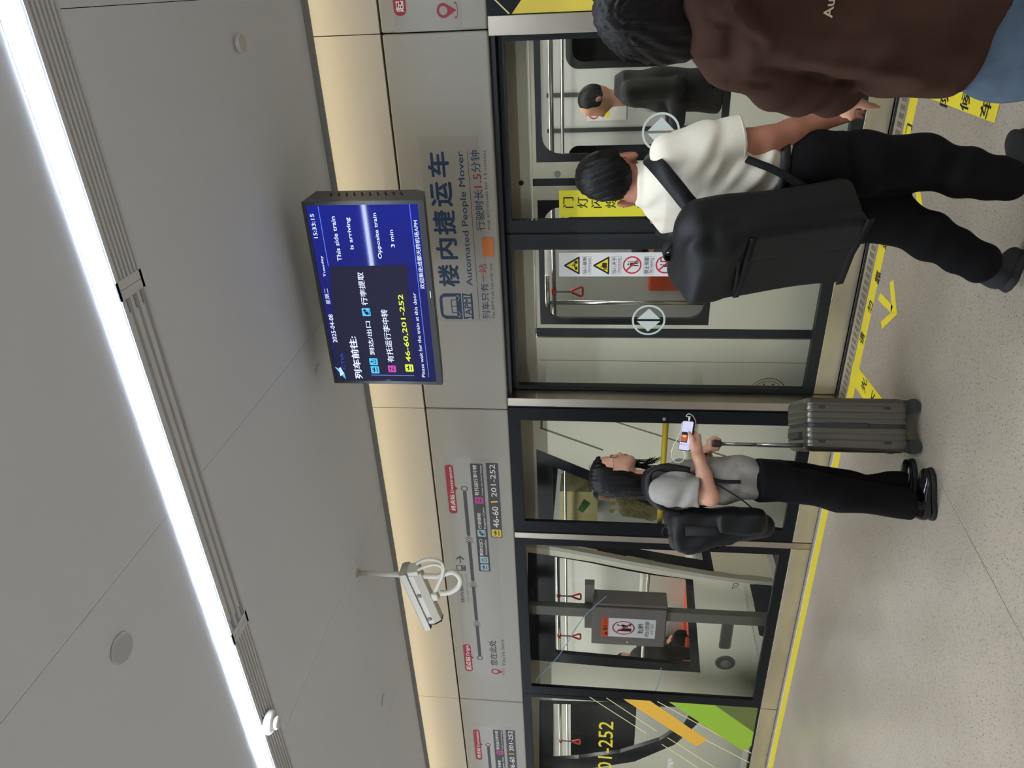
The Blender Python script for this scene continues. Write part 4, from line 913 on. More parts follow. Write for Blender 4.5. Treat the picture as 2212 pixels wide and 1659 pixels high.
b = MB(); L = P2([(1600, 1258), (1606, 1258), (1642, 1440), (1637, 1440)], YT-.003); b.plate(L, [], wallf(YT-.006), .006); b.build('skirt_ridge', M_body, t2)
# guideway behind and below the train
b = MB(); b.box(XL, XR, 4.46, 8.4, -1.2, -1.1); struct(b.build('floor_guideway', M_gap))
b = MB(); b.box(XL, XR, 8.4, 8.5, -1.2, 3.4); struct(b.build('wall_tunnel', mat('tunnel_wall', (74, 78, 84), .8)))
b = MB(); b.box(XL, XR, 4.5, 8.4, 3.2, 3.3); struct(b.build('ceiling_tunnel', M_gap))
# ------------------------------------------------------------------ people: smooth solids grown from distance fields
class SDF:
    def __init__(s, lo, hi, h):
        s.lo = np.array(lo, float); s.h = h
        s.n = np.ceil((np.array(hi)-s.lo)/h).astype(int)+1
        s.F = np.full(s.n, 1.0, np.float32)
    def sub(s, lo, hi):
        a = np.clip(np.floor((np.array(lo)-s.lo)/s.h).astype(int), 0, s.n); b = np.clip(np.ceil((np.array(hi)-s.lo)/s.h).astype(int)+1, 0, s.n)
        sl = tuple(slice(a[i], b[i]) for i in range(3))
        X = (s.lo[0]+s.h*np.arange(a[0], b[0]))[:, None, None]; Y = (s.lo[1]+s.h*np.arange(a[1], b[1]))[None, :, None]; Z = (s.lo[2]+s.h*np.arange(a[2], b[2]))[None, None, :]
        return sl, X, Y, Z
    def put(s, sl, d, k, mode=1):
        A = s.F[sl]; d = d.astype(np.float32)
        if mode == 1:
            if k > 0: h = np.maximum(k-np.abs(A-d), 0)/k; s.F[sl] = np.minimum(A, d)-h*h*k*.25
            else: s.F[sl] = np.minimum(A, d)
        else:
            d = -d
            if k > 0: h = np.maximum(k-np.abs(A-d), 0)/k; s.F[sl] = np.maximum(A, d)+h*h*k*.25
            else: s.F[sl] = np.maximum(A, d)
        return s
    def cap(s, a, b, ra, rb=None, k=.02, mode=1, flat=None):
        """tapered limb; flat=(axis, factor) squashes it along a direction"""
        a, b = np.array(a, float), np.array(b, float); rb = ra if rb is None else rb; m = max(ra, rb)+k+.03
        sl, X, Y, Z = s.sub(np.minimum(a, b)-m, np.maximum(a, b)+m)
        d = b-a; L = np.dot(d, d)+1e-12; px, py, pz = X-a[0], Y-a[1], Z-a[2]
        t = np.clip((px*d[0]+py*d[1]+pz*d[2])/L, 0, 1)
        qx, qy, qz = px-t*d[0], py-t*d[1], pz-t*d[2]; q2 = qx*qx+qy*qy+qz*qz
        if flat is not None:
            n = np.array(flat[0], float); n /= np.linalg.norm(n); c = qx*n[0]+qy*n[1]+qz*n[2]; q2 = q2+c*c*(flat[1]**2-1)
        return s.put(sl, np.sqrt(q2)-(ra+t*(rb-ra)), k, mode)
    def chain(s, pts, rs, k=.02, flat=None):
        for i in range(len(pts)-1): s.cap(pts[i], pts[i+1], rs[i], rs[i+1], k, 1, flat)
        return s
    def ell(s, c, r, R=None, k=.02, mode=1):
        """ellipsoid; R rows = its axes"""
        c = np.array(c, float); m = max(r)+k+.03; sl, X, Y, Z = s.sub(c-m, c+m); p = (X-c[0], Y-c[1], Z-c[2])
        R = np.eye(3) if R is None else np.array(R, float); k0 = 0; k1 = 0
        for i in range(3):
            u = p[0]*R[i][0]+p[1]*R[i][1]+p[2]*R[i][2]; k0 = k0+(u/r[i])**2; k1 = k1+(u/r[i]**2)**2
        k0 = np.sqrt(k0); k1 = np.sqrt(k1)+1e-9
        return s.put(sl, k0*(k0-1)/k1, k, mode)
    def box(s, c, r, R=None, rad=.02, k=.01, mode=1, wr=None):
        c = np.array(c, float); m = np.linalg.norm(r)+k+.03; sl, X, Y, Z = s.sub(c-m, c+m); p = (X-c[0], Y-c[1], Z-c[2])
        R = np.eye(3) if R is None else np.array(R, float); o = 0; inn = None
        for i in range(3):
            u = np.abs(p[0]*R[i][0]+p[1]*R[i][1]+p[2]*R[i][2])-(r[i]-rad); o = o+np.maximum(u, 0)**2; inn = u if inn is None else np.maximum(inn, u)
        d = np.sqrt(o)+np.minimum(inn, 0)-rad
        if wr is not None: d = d+wr(X, Y, Z)
        return s.put(sl, d, k, mode)
    def loft(s, rows, ex, ey, k=.02, n=2.0, mode=1, wr=None):
        """stack of ellipses: rows (centre, rx, ry) rising in z; ex/ey horizontal axes; n>2 squarer"""
        rows = sorted(rows, key=lambda r: r[0][2]); zs = [r[0][2] for r in rows]; C = np.array([r[0] for r in rows]); rx = [r[1] for r in rows]; ry = [r[2] for r in rows]
        m = max(rx+ry)+k+.03; sl, X, Y, Z = s.sub(C.min(0)-m, C.max(0)+m)
        z = Z.ravel(); f = lambda v: np.interp(z, zs, v)[None, None, :]
        cx, cy, a, b = f(C[:, 0]), f(C[:, 1]), f(rx), f(ry)
        u = (X-cx)*ex[0]+(Y-cy)*ex[1]; v = (X-cx)*ey[0]+(Y-cy)*ey[1]
        g = (np.abs(u/a)**n+np.abs(v/b)**n)**(1.0/n)
        d = (g-1)*np.minimum(a, b)
        if wr is not None: d = d+wr(X, Y, Z)
        dz = np.maximum(zs[0]-Z, Z-zs[-1]); d = np.maximum(d, dz)
        return s.put(sl, d, k, mode)
    def disp(s, fn):
        sl, X, Y, Z = s.sub(s.lo-1, s.lo+s.n*s.h+1); s.F += fn(X, Y, Z).astype(np.float32); return s
    def build(s, name, mats, parent, pick=None, tris=None):
        g = vdb.FloatGrid(1.0); g.copyFromArray(np.clip(s.F, -4*s.h, 4*s.h)); g.transform = vdb.createLinearTransform(s.h)
        P, T3, Q = g.convertToPolygons(0.0, 0.0)
        P = np.array(P, float)+s.lo; Q = np.array(Q, int)
        # outward winding
        a, b, c = P[Q[:, 0]], P[Q[:, 1]], P[Q[:, 2]]; vol = np.einsum('ij,ij->i', a-P.mean(0), np.cross(b-P.mean(0), c-P.mean(0))).sum()
        if vol < 0: Q = Q[:, ::-1]
        me = bpy.data.meshes.new(name); me.vertices.add(len(P)); me.vertices.foreach_set('co', P.astype(np.float32).ravel())
        me.loops.add(Q.size); me.loops.foreach_set('vertex_index', Q.astype(np.int32).ravel())
        me.polygons.add(len(Q)); me.polygons.foreach_set('loop_start', np.arange(0, Q.size, 4, dtype=np.int32)); me.polygons.foreach_set('loop_total', np.full(len(Q), 4, np.int32))
        mats = mats if isinstance(mats, (list, tuple)) else [mats]
        for m in mats: me.materials.append(m)
        if pick is not None: me.polygons.foreach_set('material_index', pick(P[Q].mean(1)).astype(np.int32))
        me.polygons.foreach_set('use_smooth', np.ones(len(Q), bool)); me.update(calc_edges=True)
        o = bpy.data.objects.new(name, me); COL.objects.link(o); attach(o, parent); return o
def nrm(v): v = np.array(v, float); return v/np.linalg.norm(v)
def hand(s, wrist, d, n, curl=.3, thumb=1, L=.18, spread=.22, k=.008, only=None, scale=1.0):
    """hand on wrist: d towards the fingers, n out of the back of the hand; thumb side = thumb * (d x n)"""
    d, n = nrm(d), nrm(n); n = nrm(n-d*np.dot(n, d)); w = np.cross(d, n)*thumb; q = L/.18*scale
    s.cap(wrist, wrist+d*.03*q, .026*q, .03*q, k, 1, (n, 1.5))
    for j in (-.024, -.008, .008, .024): s.cap(wrist+d*.02*q+w*j*.7*q, wrist+d*.085*q+w*j*q, .016*q, .0125*q, .01, 1, (n, 1.15))
    for i, (j, l) in enumerate(((.026, .07), (.009, .08), (-.009, .075), (-.026, .058))):
        p = wrist+d*(.09-.004*abs(i-1))*q+w*j*q; dd = nrm(d+w*(j/.026)*spread*.5); a = curl*(1+.12*i); r = .0088-.0006*i
        for seg, f in enumerate((.46, .31, .23)):
            e = p+dd*l*f*q; s.cap(p, e, r*q, (r-.0008)*q, .004); p = e
            dd = nrm(dd*math.cos(a)-n*math.sin(a))
    p = wrist+d*.025*q+w*.024*q-n*.006; dd = nrm(d*.75+w*.6-n*.25)
    for f, r in ((.04, .0125), (.032, .0105), (.026, .0095)):
        e = p+dd*f*q; s.cap(p, e, r*q, (r-.001)*q, .006); p = e; dd = nrm(dd+d*.25-n*curl*.3)
def folds(amp, f, dirs, ph=0.0, warp=.6):
    d = np.array(dirs, float)
    def fn(X, Y, Z):
        t = X*d[0]+Y*d[1]+Z*d[2]; w = np.sin(X*11+1.3+ph)+np.sin(Y*13+.7)+np.sin(Z*9+2.1*ph)
        return amp*np.sin(t*f+warp*w+ph)
    return fn
M_skin = mat('skin', (196, 146, 120), .5, spec=.35, bump=(180, .06), vary=(14, .07))
M_skin2 = mat('skin_tan', (168, 112, 88), .5, spec=.35, bump=(180, .06), vary=(14, .08))
M_lip = mat('lips', (150, 74, 70), .4)
M_hairm = mat('black_hair', (9, 7, 6), .42, spec=.22, bump=(6, .25, (60, 60, 4)))
M_hairb = mat('brown_black_hair', (17, 11, 8), .5, spec=.14, bump=(6, .2, (50, 50, 6)))
M_blackcloth = mat('black_trouser_cloth', (11, 10, 10), .85, spec=.15, bump=(220, .1), vary=(5, .15))
M_greytee = mat('grey_tee_cloth', (142, 136, 128), .9, bump=(260, .08), vary=(30, .08))
M_shirt = mat('white_shirt_cloth', (214, 204, 183), .8, bump=(300, .12))
M_brown = mat('brown_fleece', (64, 44, 35), .95, spec=.1, bump=(240, .12), vary=(9, .08))
M_jean = mat('blue_denim', (78, 94, 110), .85, bump=(300, .3), vary=(20, .18))
M_bag = mat('black_nylon', (15, 15, 15), .55, spec=.3, bump=(340, .1), vary=(6, .12))
M_bag2 = mat('dark_webbing', (24, 24, 24), .7, spec=.25, bump=(200, .3))
M_shoe = mat('black_patent_leather', (14, 13, 13), .14, spec=.6)
M_sole = mat('black_rubber_sole', (20, 20, 20), .7)
M_sneak = mat('dark_grey_sneaker', (30, 29, 28), .8, bump=(150, .3))
M_eye = mat('eye_dark', (16, 12, 10), .2)

# ================================================================== the woman with the suitcase
ow = onZ(1993, 1062, 0); ow[1] = 3.0; ow = np.array([-2.30, 3.0, 0.0]); fw = nrm([.80, .60, 0]); rw = np.array([fw[1], -fw[0], 0])
def Qw(x, y, o=0.0): return onP(x, y, ow+rw*o, rw)
wo = thing('person', 'woman in grey T-shirt looking at a phone and holding a suitcase handle', 'person', ow)
s = SDF(ow+[-.42, -.5, 0], ow+[.62, .4, 1.66], .006)
# head
s.ell(Qw(1318, 1028), (.098, .077, .098), [fw, rw, UZ], .01)
s.ell(Qw(1342, 1011), (.066, .058, .062), [fw, rw, UZ], .035)
s.cap(Qw(1359, 999), Qw(1362, 994), .018, .016, .03); s.cap(Qw(1352, 1012, .04), Qw(1362, 996, .012), .017, .015, .03); s.cap(Qw(1352, 1012, -.04), Qw(1362, 996, -.012), .017, .015, .03)
s.cap(Qw(1325, 988.5), Qw(1339.5, 980), .008, .0085, .012); s.ell(Qw(1305, 1001), (.03, .045, .035), [fw, rw, UZ], .02); s.ell(Qw(1341, 984, .009), (.009, .008, .007), None, .006); s.ell(Qw(1341, 985, -.009), (.009, .008, .007), None, .006)
s.cap(Qw(1348, 987, .015), Qw(1348, 983.5, 0), .005, .0075, .006); s.cap(Qw(1348, 983.5, 0), Qw(1348, 987, -.015), .0075, .005, .006)
s.cap(Qw(1353.8, 988, .012), Qw(1353.8, 984.5, 0), .005, .008, .005); s.cap(Qw(1353.8, 984.5, 0), Qw(1353.8, 988, -.012), .008, .005, .005)
s.ell(Qw(1327, 996, .03), (.02, .02, .015), None, .02); s.ell(Qw(1327, 996, -.03), (.02, .02, .015), None, .02)
s.chain([Qw(1355, 1034), Qw(1392, 1040), Qw(1418, 1046)], [.05, .049, .062], .03)
# trunk and legs under the clothes
s.loft([(Qw(1420, 1048), .07, .13), (Qw(1440, 1046), .085, .165), (Qw(1480, 1044), .09, .135), (Qw(1540, 1040), .075, .115), (Qw(1600, 1036), .075, .115), (Qw(1650, 1038), .08, .13), (Qw(1690, 1040), .08, .13)], fw, rw, .03)
s.chain([Qw(1680, 1042, .08), Qw(1820, 1062, .08), Qw(1965, 1090, .08)], [.075, .055, .04], .03); s.chain([Qw(1680, 1036, -.08), Qw(1820, 1044, -.08), Qw(1900, 1046, -.085), Qw(1945, 1044, -.08)], [.07, .04, .03, .03], .03)
# near (right) arm with the phone, far (left) arm on the handle
sh_r, el_r, wr_r = Qw(1434, 1061, .165), Qw(1535, 1074, .2), Qw(1509, 987, .15)
s.chain([sh_r, el_r], [.05, .041], .03); s.chain([el_r, (el_r*.45+wr_r*.55), wr_r], [.041, .037, .027], .015, (UZ*.0+rw, 1.05))
sh_l, el_l, wr_l = Qw(1436, 1040, -.165), Qw(1545, 1040, -.2), Qw(1524, 974, -.12)
s.chain([sh_l, el_l, wr_l], [.05, .04, .026], .02)
# phone geometry, right hand round its lower edge
ph_c = Qw(1483.5, 941.5, .17); ph_L = nrm(Qw(1487.9, 912.6, .17)-Qw(1479, 970, .17)); ph_W = nrm(-UZ*.047-fw*.026+rw*.052); ph_W = nrm(ph_W-ph_L*np.dot(ph_W, ph_L)); ph_N = np.cross(ph_L, ph_W); ph_N = ph_N if ph_N[2] > 0 else -ph_N
PL, PW, PT = .0735, .0355, .0045
edge = ph_c+ph_W*PW
palm = ph_c-ph_L*.045+ph_W*(PW+.012)-ph_N*.018
s.cap(wr_r, palm, .026, .03, .02, 1, (ph_N*.6+rw, 1.25)); s.cap(palm, palm+ph_L*.045+ph_W*.002, .027, .02, .015, 1, (ph_N+ph_W, 1.3))
for i in range(4):
    p0 = palm+ph_L*(.052-.017*i)+ph_W*.004-ph_N*.004; p1 = ph_c+ph_L*(.03-.019*i)+ph_W*(PW*.35)-ph_N*.0155; p2 = ph_c+ph_L*(.034-.019*i)-ph_W*(PW*.6)-ph_N*.0145
    s.chain([p0, p1, p2], [.0098, .0088, .0075], .006)
t0 = palm+ph_N*.014-ph_L*.005; t1_ = edge+ph_L*-.008+ph_N*.013+ph_W*.008; t2_ = ph_c+ph_L*.014+ph_W*PW*.66+ph_N*.0135
s.chain([t0, t1_, t2_], [.0145, .0112, .0088], .01)
# suitcase frame (needed for the grip)
sc_o = (onZ(1997, 963, 0)+onZ(1995, 879, 0))/2; sc_t = nrm([.82, .57, 0]); sc_d = np.array([-sc_t[1], sc_t[0], 0])
grip0 = onP(1549.5, 958, sc_o+sc_d*.055, sc_d); grip1 = grip0+sc_d*.17
gc = (grip0+grip1)/2-sc_d*.03+UZ*.004
s.cap(wr_l, gc-fw*.02+UZ*.026-rw*.0, .026, .027, .015, 1, (UZ, 1.15))
for i in range(4):
    q = gc+sc_d*(.03-.021*i)
    s.chain([q+UZ*.024-fw*.014, q+UZ*.027+fw*.012, q+fw*.03+UZ*.004, q+fw*.02-UZ*.02], [.0115, .0102, .0095, .0085], .006)
s.chain([gc-fw*.03+UZ*.018-sc_d*.03, gc-fw*.026-UZ*.006-sc_d*.036, gc-fw*.008-UZ*.021-sc_d*.03], [.0125, .0108, .009], .008)
lz = [Qw(1346.5, 985)[2], Qw(1355.5, 985)[2]]; lipf = Qw(1350, 988.5)
pick_w = lambda c: ((c[:, 2] < lz[0]) & (c[:, 2] > lz[1]) & (((c-lipf)@fw) > .004) & (np.abs((c-ow)@rw) < .014))
s.build('body', [M_skin, M_lip], wo, pick_w)
# hair
s = SDF(Qw(1432, 1100)-[.2, .2, .03], Qw(1262, 1000)+[.16, .16, .03], .005)
HR = [(1272.5, 1024, 1044, .022), (1275.5, 1010, 1052, .045), (1280, 997, 1058, .06), (1286, 990, 1062, .069), (1293, 987.5, 1065, .074), (1298, 990, 1067.5, .078), (1305, 996, 1069.5, .081), (1314, 999.5, 1071, .083), (1327, 1003, 1073, .085), (1350, 1009, 1076.5, .086), (1374, 1020, 1079, .086), (1390, 1023, 1080, .086), (1404, 1028, 1081, .084), (1418, 1036, 1080, .078), (1428, 1046, 1076, .06)]
strand = lambda X, Y, Z: .0022*np.sin(((X-ow[0])*fw[0]+(Y-ow[1])*fw[1])*300+Z*24)+.0014*np.sin((X*rw[0]+Y*rw[1])*420+Z*30)+.003*np.sin(((X-ow[0])*fw[0]+(Y-ow[1])*fw[1])*90+2*np.sin(Z*9))
s.loft([(Qw(x, (a+b_)/2), np.linalg.norm(Qw(x, a)-Qw(x, b_))/2, w) for x, a, b_, w in HR], fw, rw, .004, 2.5, 1, strand)
pass
s.cap(Qw(1310, 1006, -.072), Qw(1372, 1003, -.078), .014, .014, .02); s.cap(Qw(1372, 1003, -.078), Qw(1404, 1012, -.09), .014, .012, .02)
hair = s.build('hair', M_hairm, wo)
b = MB(); rr = random.Random(3)
for i in range(30):
    y = 993+rr.random()*16; e = 988+rr.random()*22; o = -.07-.03*rr.random(); x1 = 1405+rr.random()*26
    b.tube(smooth([Qw(1352+rr.random()*8, y, o), Qw(1378, y-2+rr.random()*3, o-.004), Qw((1378+x1)/2+6, (y+e)/2, o), Qw(x1, e-3, o+.01)], 4), [.0016]*12+[.0004], 5)
for i in range(0):
    y = 1022+rr.random()*54; o = (.06+.03*rr.random())*(1 if y < 1066 else rr.random()*2-1)
    b.tube(smooth([Qw(1384, y, o), Qw(1402, y+1, o), Qw(1408+rr.random()*13, y+(rr.random()-.6)*10, o)], 4), [.003]*8+[.0004], 5)
for i in range(16):
    y = 1000+rr.random()*50; b.tube(smooth([Qw(1279+rr.random()*4, y, .03*(rr.random()-.5)), Qw(1272+rr.random()*3, y+4, .02), Qw(1275, y+10+rr.random()*6, .03)], 4), .0006, 4)
o = b.build('loose_strands', M_hairm, wo)
# eye, brow, glasses
b = MB(); e = Qw(1321.5, 988.8, .031); lathe(e-fw*.004, [(.0001, .010), (.006, .0085), (.0095, .004), (.0105, 0)], fw, 14, 0, b); b.build('eye', M_eye, wo)
b = MB(); b.tube(smooth([Qw(1313, 990, .02), Qw(1312, 993, .035), Qw(1314, 998, .05)], 4), .0026, 6); b.build('eyebrow', M_hairm, wo)
b = MB(); b.tube(smooth([Qw(1319.5, 990.5, .022), Qw(1319, 993, .036), Qw(1321, 996, .047)], 4), .0022, 6); b.build('eyelash', M_hairm, wo)
gl = thing('glasses', None, None, Qw(1325, 981)); attach(gl, wo)
b = MB()
for sg in (1, -1):
    cc = Qw(1326, 983.5, .033*sg); L = [cc+rw*(.024*math.cos(a))+UZ*(.019*math.sin(a))-fw*(.012*abs(math.cos(a)) if math.cos(a)*sg > 0 else 0) for a in np.linspace(0, 2*PI, 25)[:-1]]
    b.tube(L, .0012, 6, closed=True)
b.tube(smooth([Qw(1323, 983.5, .009), Qw(1321.5, 982.5, 0), Qw(1323, 983.5, -.009)], 4), .0012, 6); b.build('rims', M_eye, gl)
b = MB()
for sg in (1, -1): b.tube([Qw(1323.5, 986.5, .058*sg), Qw(1325, 1003, .074*sg), Qw(1327, 1032, .077*sg)], .0013, 6)
b.build('temples', mat('rose_metal', (206, 150, 130), .25, metal=1.0), gl)
# T-shirt
s = SDF(ow+[-.42, -.5, .78], ow+[.5, .4, 1.36], .006)
TR = [(1403, 1024, 1066, .085), (1412, 1014, 1083, .13), (1424, 1007, 1090, .165), (1440, 1001, 1094, .18), (1465, 995, 1097, .178), (1500, 990.5, 1095, .168), (1540, 987, 1091, .164), (1575, 985, 1087, .168), (1600, 986, 1084, .162), (1620, 988, 1082, .158), (1627, 989, 1081, .157)]
wrk = lambda X, Y, Z: folds(.0055, 30, (.5, .2, .9), .3)(X, Y, Z)+folds(.0035, 60, (.8, .3, -.6), 1.7)(X, Y, Z)
slv_e = Qw(1511, 1064, .185)
s.cap(Qw(1428, 1060, .15), Qw(1450, 1062, .165), .062, .068, .03); s.cap(Qw(1450, 1062, .165), slv_e, .068, .073, .03)
s.cap(Qw(1428, 1044, -.15), Qw(1505, 1042, -.185), .062, .07, .03)
for c0 in (slv_e, Qw(1503, 1042, -.185)):
    ad = nrm(c0-Qw(1450, 1062, .165)) if np.dot(c0-ow, rw) > 0 else -UZ
    a2 = nrm(np.cross(ad, UY)); s.box(c0+ad*.1, (.1, .12, .12), [ad, a2, np.cross(ad, a2)], .001, .002, 2)
s.loft([(Qw(x, (a+c)/2), np.linalg.norm(Qw(x, a)-Qw(x, c))/2, w) for x, a, c, w in TR], fw, rw, .012, 2.3, 1, wrk)
s.disp(lambda X, Y, Z: .0042*np.sin(46*Z+34*((X-ow[0])*fw[0]+(Y-ow[1])*fw[1])+2.6*np.sin(15*Y)+1.6*np.sin(27*Z))*(.35+.65*np.sin(9*Z+14*X)**2))
s.build('t_shirt', M_greytee, wo)
b = MB(); b.tube([slv_e+UZ*.012, slv_e+UZ*.016], .05, 8); c = slv_e; 0 and b.tube([c+fw*(.0725*math.cos(a))+rw*(.0725*math.sin(a)) for a in np.linspace(0, 2*PI, 33)[:-1]], .003, 8, closed=True); b.build('sleeve_hem', M_greytee, wo)
# trousers
s = SDF(ow+[-.4, -.42, .02], ow+[.45, .4, .84], .006)
LR = [(1640, 1040, 44, .1, .09), (1684, 1041, 37, .1, .1), (1744, 1053, 36, .1, .105), (1804, 1066, 36.5, .095, .105), (1875, 1077, 32, .09, .1), (1930, 1083, 31.5, .088, .1), (1966, 1087, 32, .088, .1)]
s.loft([(Qw(x, y, o), r*.00238, w) for x, y, r, w, o in LR], fw, rw, .02, 2.2, 1, folds(.004, 42, (.5, .3, .5), .8))
LL = [(1640, 1034, 42, .1, -.09), (1700, 1030, 34, .1, -.09), (1790, 1037, 30, .095, -.09), (1868, 1048, 23, .09, -.09), (1917, 1044, 25, .088, -.09), (1946, 1046, 26, .088, -.09)]
s.loft([(Qw(x, y, o), r*.00238, w) for x, y, r, w, o in LL], fw, rw, .03, 2.2, 1, folds(.004, 40, (.4, .3, .6), 2.2))
s.loft([(Qw(1622, 1036), .094, .155), (Qw(1650, 1037), .104, .168), (Qw(1690, 1038), .1, .165)], fw, rw, .04)
s.build('trousers', M_blackcloth, wo)
# shoes
def shoe(name, toe, heel, w, h, par, m=M_shoe, ms=M_sole, up=UZ, soleh=.022, ank=None):
    toe, heel = np.array(toe), np.array(heel); d = nrm(toe-heel); sd = np.cross(d, up); L = np.linalg.norm(toe-heel); g = thing(name, None, None, heel); attach(g, par)
    s = SDF(np.minimum(toe, heel)-.12, np.maximum(toe, heel)+[.12, .12, .2], .005); up = nrm(np.cross(sd, d))
    B = heel+up*(soleh+.006)
    s.ell(B+d*L*.72+up*.005, (L*.27, w*.5, h*.38), [d, sd, up], .02); s.ell(B+d*L*.42+up*.01, (L*.3, w*.44, h*.52), [d, sd, up], .03); s.ell(B+d*L*.16+up*.02, (L*.16, w*.42, h*.62), [d, sd, up], .03); s.cap(B+d*L*.2+up*.03, B+d*L*.2+up*(h*.9), w*.4, w*.38, .02)
    s.box(heel+d*L*.5+up*(soleh*.4-.1), (L, w*2, .1), [d, sd, up], .0, .0, 2); s.build('upper', m, g)
    s = SDF(np.minimum(toe, heel)-.12, np.maximum(toe, heel)+[.12, .12, .12], .005)
    s.ell(heel+d*L*.7, (L*.31, w*.54, .06), [d, sd, up], .02); s.ell(heel+d*L*.2, (L*.21, w*.47, .06), [d, sd, up], .03); s.ell(heel+d*L*.45, (L*.3, w*.45, .06), [d, sd, up], .02)
    s.box(heel+up*(soleh+.1)+d*L*.5, (L, w*2, .1), [d, sd, up], 0, 0, 2); s.box(heel-up*.1+d*L*.5, (L, w*2, .1), [d, sd, up], 0, 0, 2)
    s.build('sole', ms, g); return g
h0 = onZ(2003, 1124, 0); t0 = onZ(2001, 1012, 0); h0, t0 = Qw(2002, 1124, .1), Qw(2001, 1010, .1); h0[2] = t0[2] = 0
shoe('shoe', t0, h0, .095, .062, wo)
h1, t1s = Qw(1980, 1098, -.1), Qw(1980, 991, -.1); h1[2] = t1s[2] = 0
shoe('shoe', t1s, h1, .095, .062, wo)
b = MB(); c = Qw(1521, 976, -.115); ax_ = nrm(wr_l-el_l); aa = nrm(np.cross(ax_, UZ)); ab = np.cross(ax_, aa); b.tube([c+aa*.03*math.cos(a)+ab*.03*math.sin(a) for a in np.linspace(0, 2*PI, 25)[:-1]], .005, 8, closed=True); b.build('wrist_band', M_rub, wo)

# ---- her phone with charging cable
ph = thing('phone', 'smartphone with lit white screen held up by the woman in grey', 'phone', ph_c)
b = MB(); b.plate(rrect(-PL, PL, -PW, PW, .009), [], (ph_c+ph_N*PT, ph_L, np.cross(ph_N, ph_L)), 2*PT); b.build('case', M_rub, ph, bevel=.002)
pv = np.cross(ph_N, ph_L); fr = lambda h: (ph_c+ph_N*(PT+h), ph_L, pv)
b = MB(); b.plate(rrect(-PL+.003, PL-.003, -PW+.003, PW-.003, .006), [], fr(.0004), 0); b.build('screen', emitter('phone_white', (214, 216, 246), 1.0), ph)
sgn = 1 if np.dot(pv, ph_W) > 0 else -1
b = MB(); R4 = lambda x0, x1, y0, y1, mi: b.plate([(x0, y0), (x1, y0), (x1, y1), (x0, y1)], [], fr(.0008+.0002*mi), 0, mi)
R4(-.034, .018, sgn*-.029, sgn*.012, 0); R4(-.03, .004, sgn*-.027, sgn*.008, 1); R4(-.008, .002, sgn*-.02, sgn*.002, 2); R4(-.046, -.042, sgn*-.024, sgn*-.02, 0); R4(-.046, -.043, sgn*-.016, sgn*.022, 3); R4(.03, .032, sgn*.004, sgn*.022, 3); R4(-.062, -.058, sgn*.022, sgn*.028, 3)
b.build('screen_content', [emitter('phone_dark', (52, 40, 44), 1.0), emitter('phone_picture', (190, 104, 60), 1.0), emitter('phone_glow', (240, 190, 150), 1.0), emitter('phone_text', (150, 186, 206), 1.0)], ph)
M_cable = mat('white_cable', (232, 230, 220), .4)
cable = thing('charging_cable', 'thin white charging cable looping from the woman\'s phone', 'cable', ph_c+ph_L*PL)
g0 = ph_c+ph_L*(PL+.001)
b = MB(); b.tube([g0+ph_L*.0, g0+ph_L*.022], .0045, 10); b.build('plug', M_cable, cable)
b = MB(); b.tube(smooth([g0+ph_L*.02, Qw(1482, 899, .17), Qw(1488, 894, .17), Qw(1497, 899, .165), Qw(1503, 912, .15), Qw(1502, 925, .13)], 6), .0018, 8); b.build('cord', M_cable, cable)
b = MB(); b.tube(smooth([ph_c-ph_L*(PL+.0005)-ph_W*.01, Qw(1480, 984, .17), Qw(1474, 996, .17), Qw(1464, 999.5, .17), Qw(1454, 994, .17), Qw(1450.5, 981, .17), Qw(1455, 962, .17), Qw(1464, 947, .165), Qw(1471, 930, .155), Qw(1473.5, 912, .15)], 6), .0018, 8); b.build('cord', M_cable, cable)
b = MB(); p = ph_c-ph_W*(PW+.003)-ph_N*.009; b.plate(rrect(-.045, .05, -.003, .003, .002), [], (p+ph_N*.006, ph_L, np.cross(ph_N, ph_L)), .012); b.build('power_pack', M_cable, cable, bevel=.002)

# ---- her backpack
bp = thing('backpack', 'black backpack hanging from the shoulders of the woman in grey', 'backpack', Qw(1550, 1130))
s = SDF(Qw(1550, 1135)-[.34, .32, .34], Qw(1550, 1135)+[.34, .32, .34], .006)
ax_b = nrm(Qw(1655, 1118)-Qw(1440, 1122)); th_b = nrm(np.cross(ax_b, rw)); th_b = th_b if np.dot(th_b, fw) < 0 else -th_b     # outwards from the back
cb = Qw(1541, 1120)
wr = folds(.004, 46, (.3, .4, .9), .5)
s.box(cb+th_b*.01, (.235, .15, .062), [ax_b, rw, th_b], .05, .02, 1, wr); ax2 = nrm(Qw(1640, 1122)-Qw(1478, 1160)); th2 = nrm(np.cross(ax2, rw)); th2 = th2 if np.dot(th2, fw) < 0 else -th2
s.box(cb+th_b*.07-ax_b*.03, (.19, .138, .058), [ax2, rw, th2], .035, .02, 1, wr); s.box(cb+th_b*.115-ax_b*.05, (.13, .12, .03), [ax2, rw, th2], .025, .01, 1, wr)
s.cap(cb+ax_b*.16+rw*.05+th_b*.03, cb+ax_b*.235+rw*-.0+th_b*.04, .075, .06, .03)
s.box(cb+rw*.145+ax_b*.1+th_b*.02, (.1, .022, .05), [ax_b, rw, th_b], .018, .01, 1, wr)
s.build('bag_body', M_bag, bp)
b = MB(); b.ribbon([cb+th_b*.05+rw*.152+ax_b*a for a in (-.16, -.02, .02)], th_b, .022, .003); b.build('side_panel', M_bag2, bp)
for j in range(6):
    b = MB(); q = cb+th_b*.115-ax_b*.05+th2*.033+ax2*(-.08+.03*j); b.obox(q+rw*.04, ax2, rw, th2, .009, .05, .003); b.build('webbing_loop', M_bag2, bp, bevel=.002)
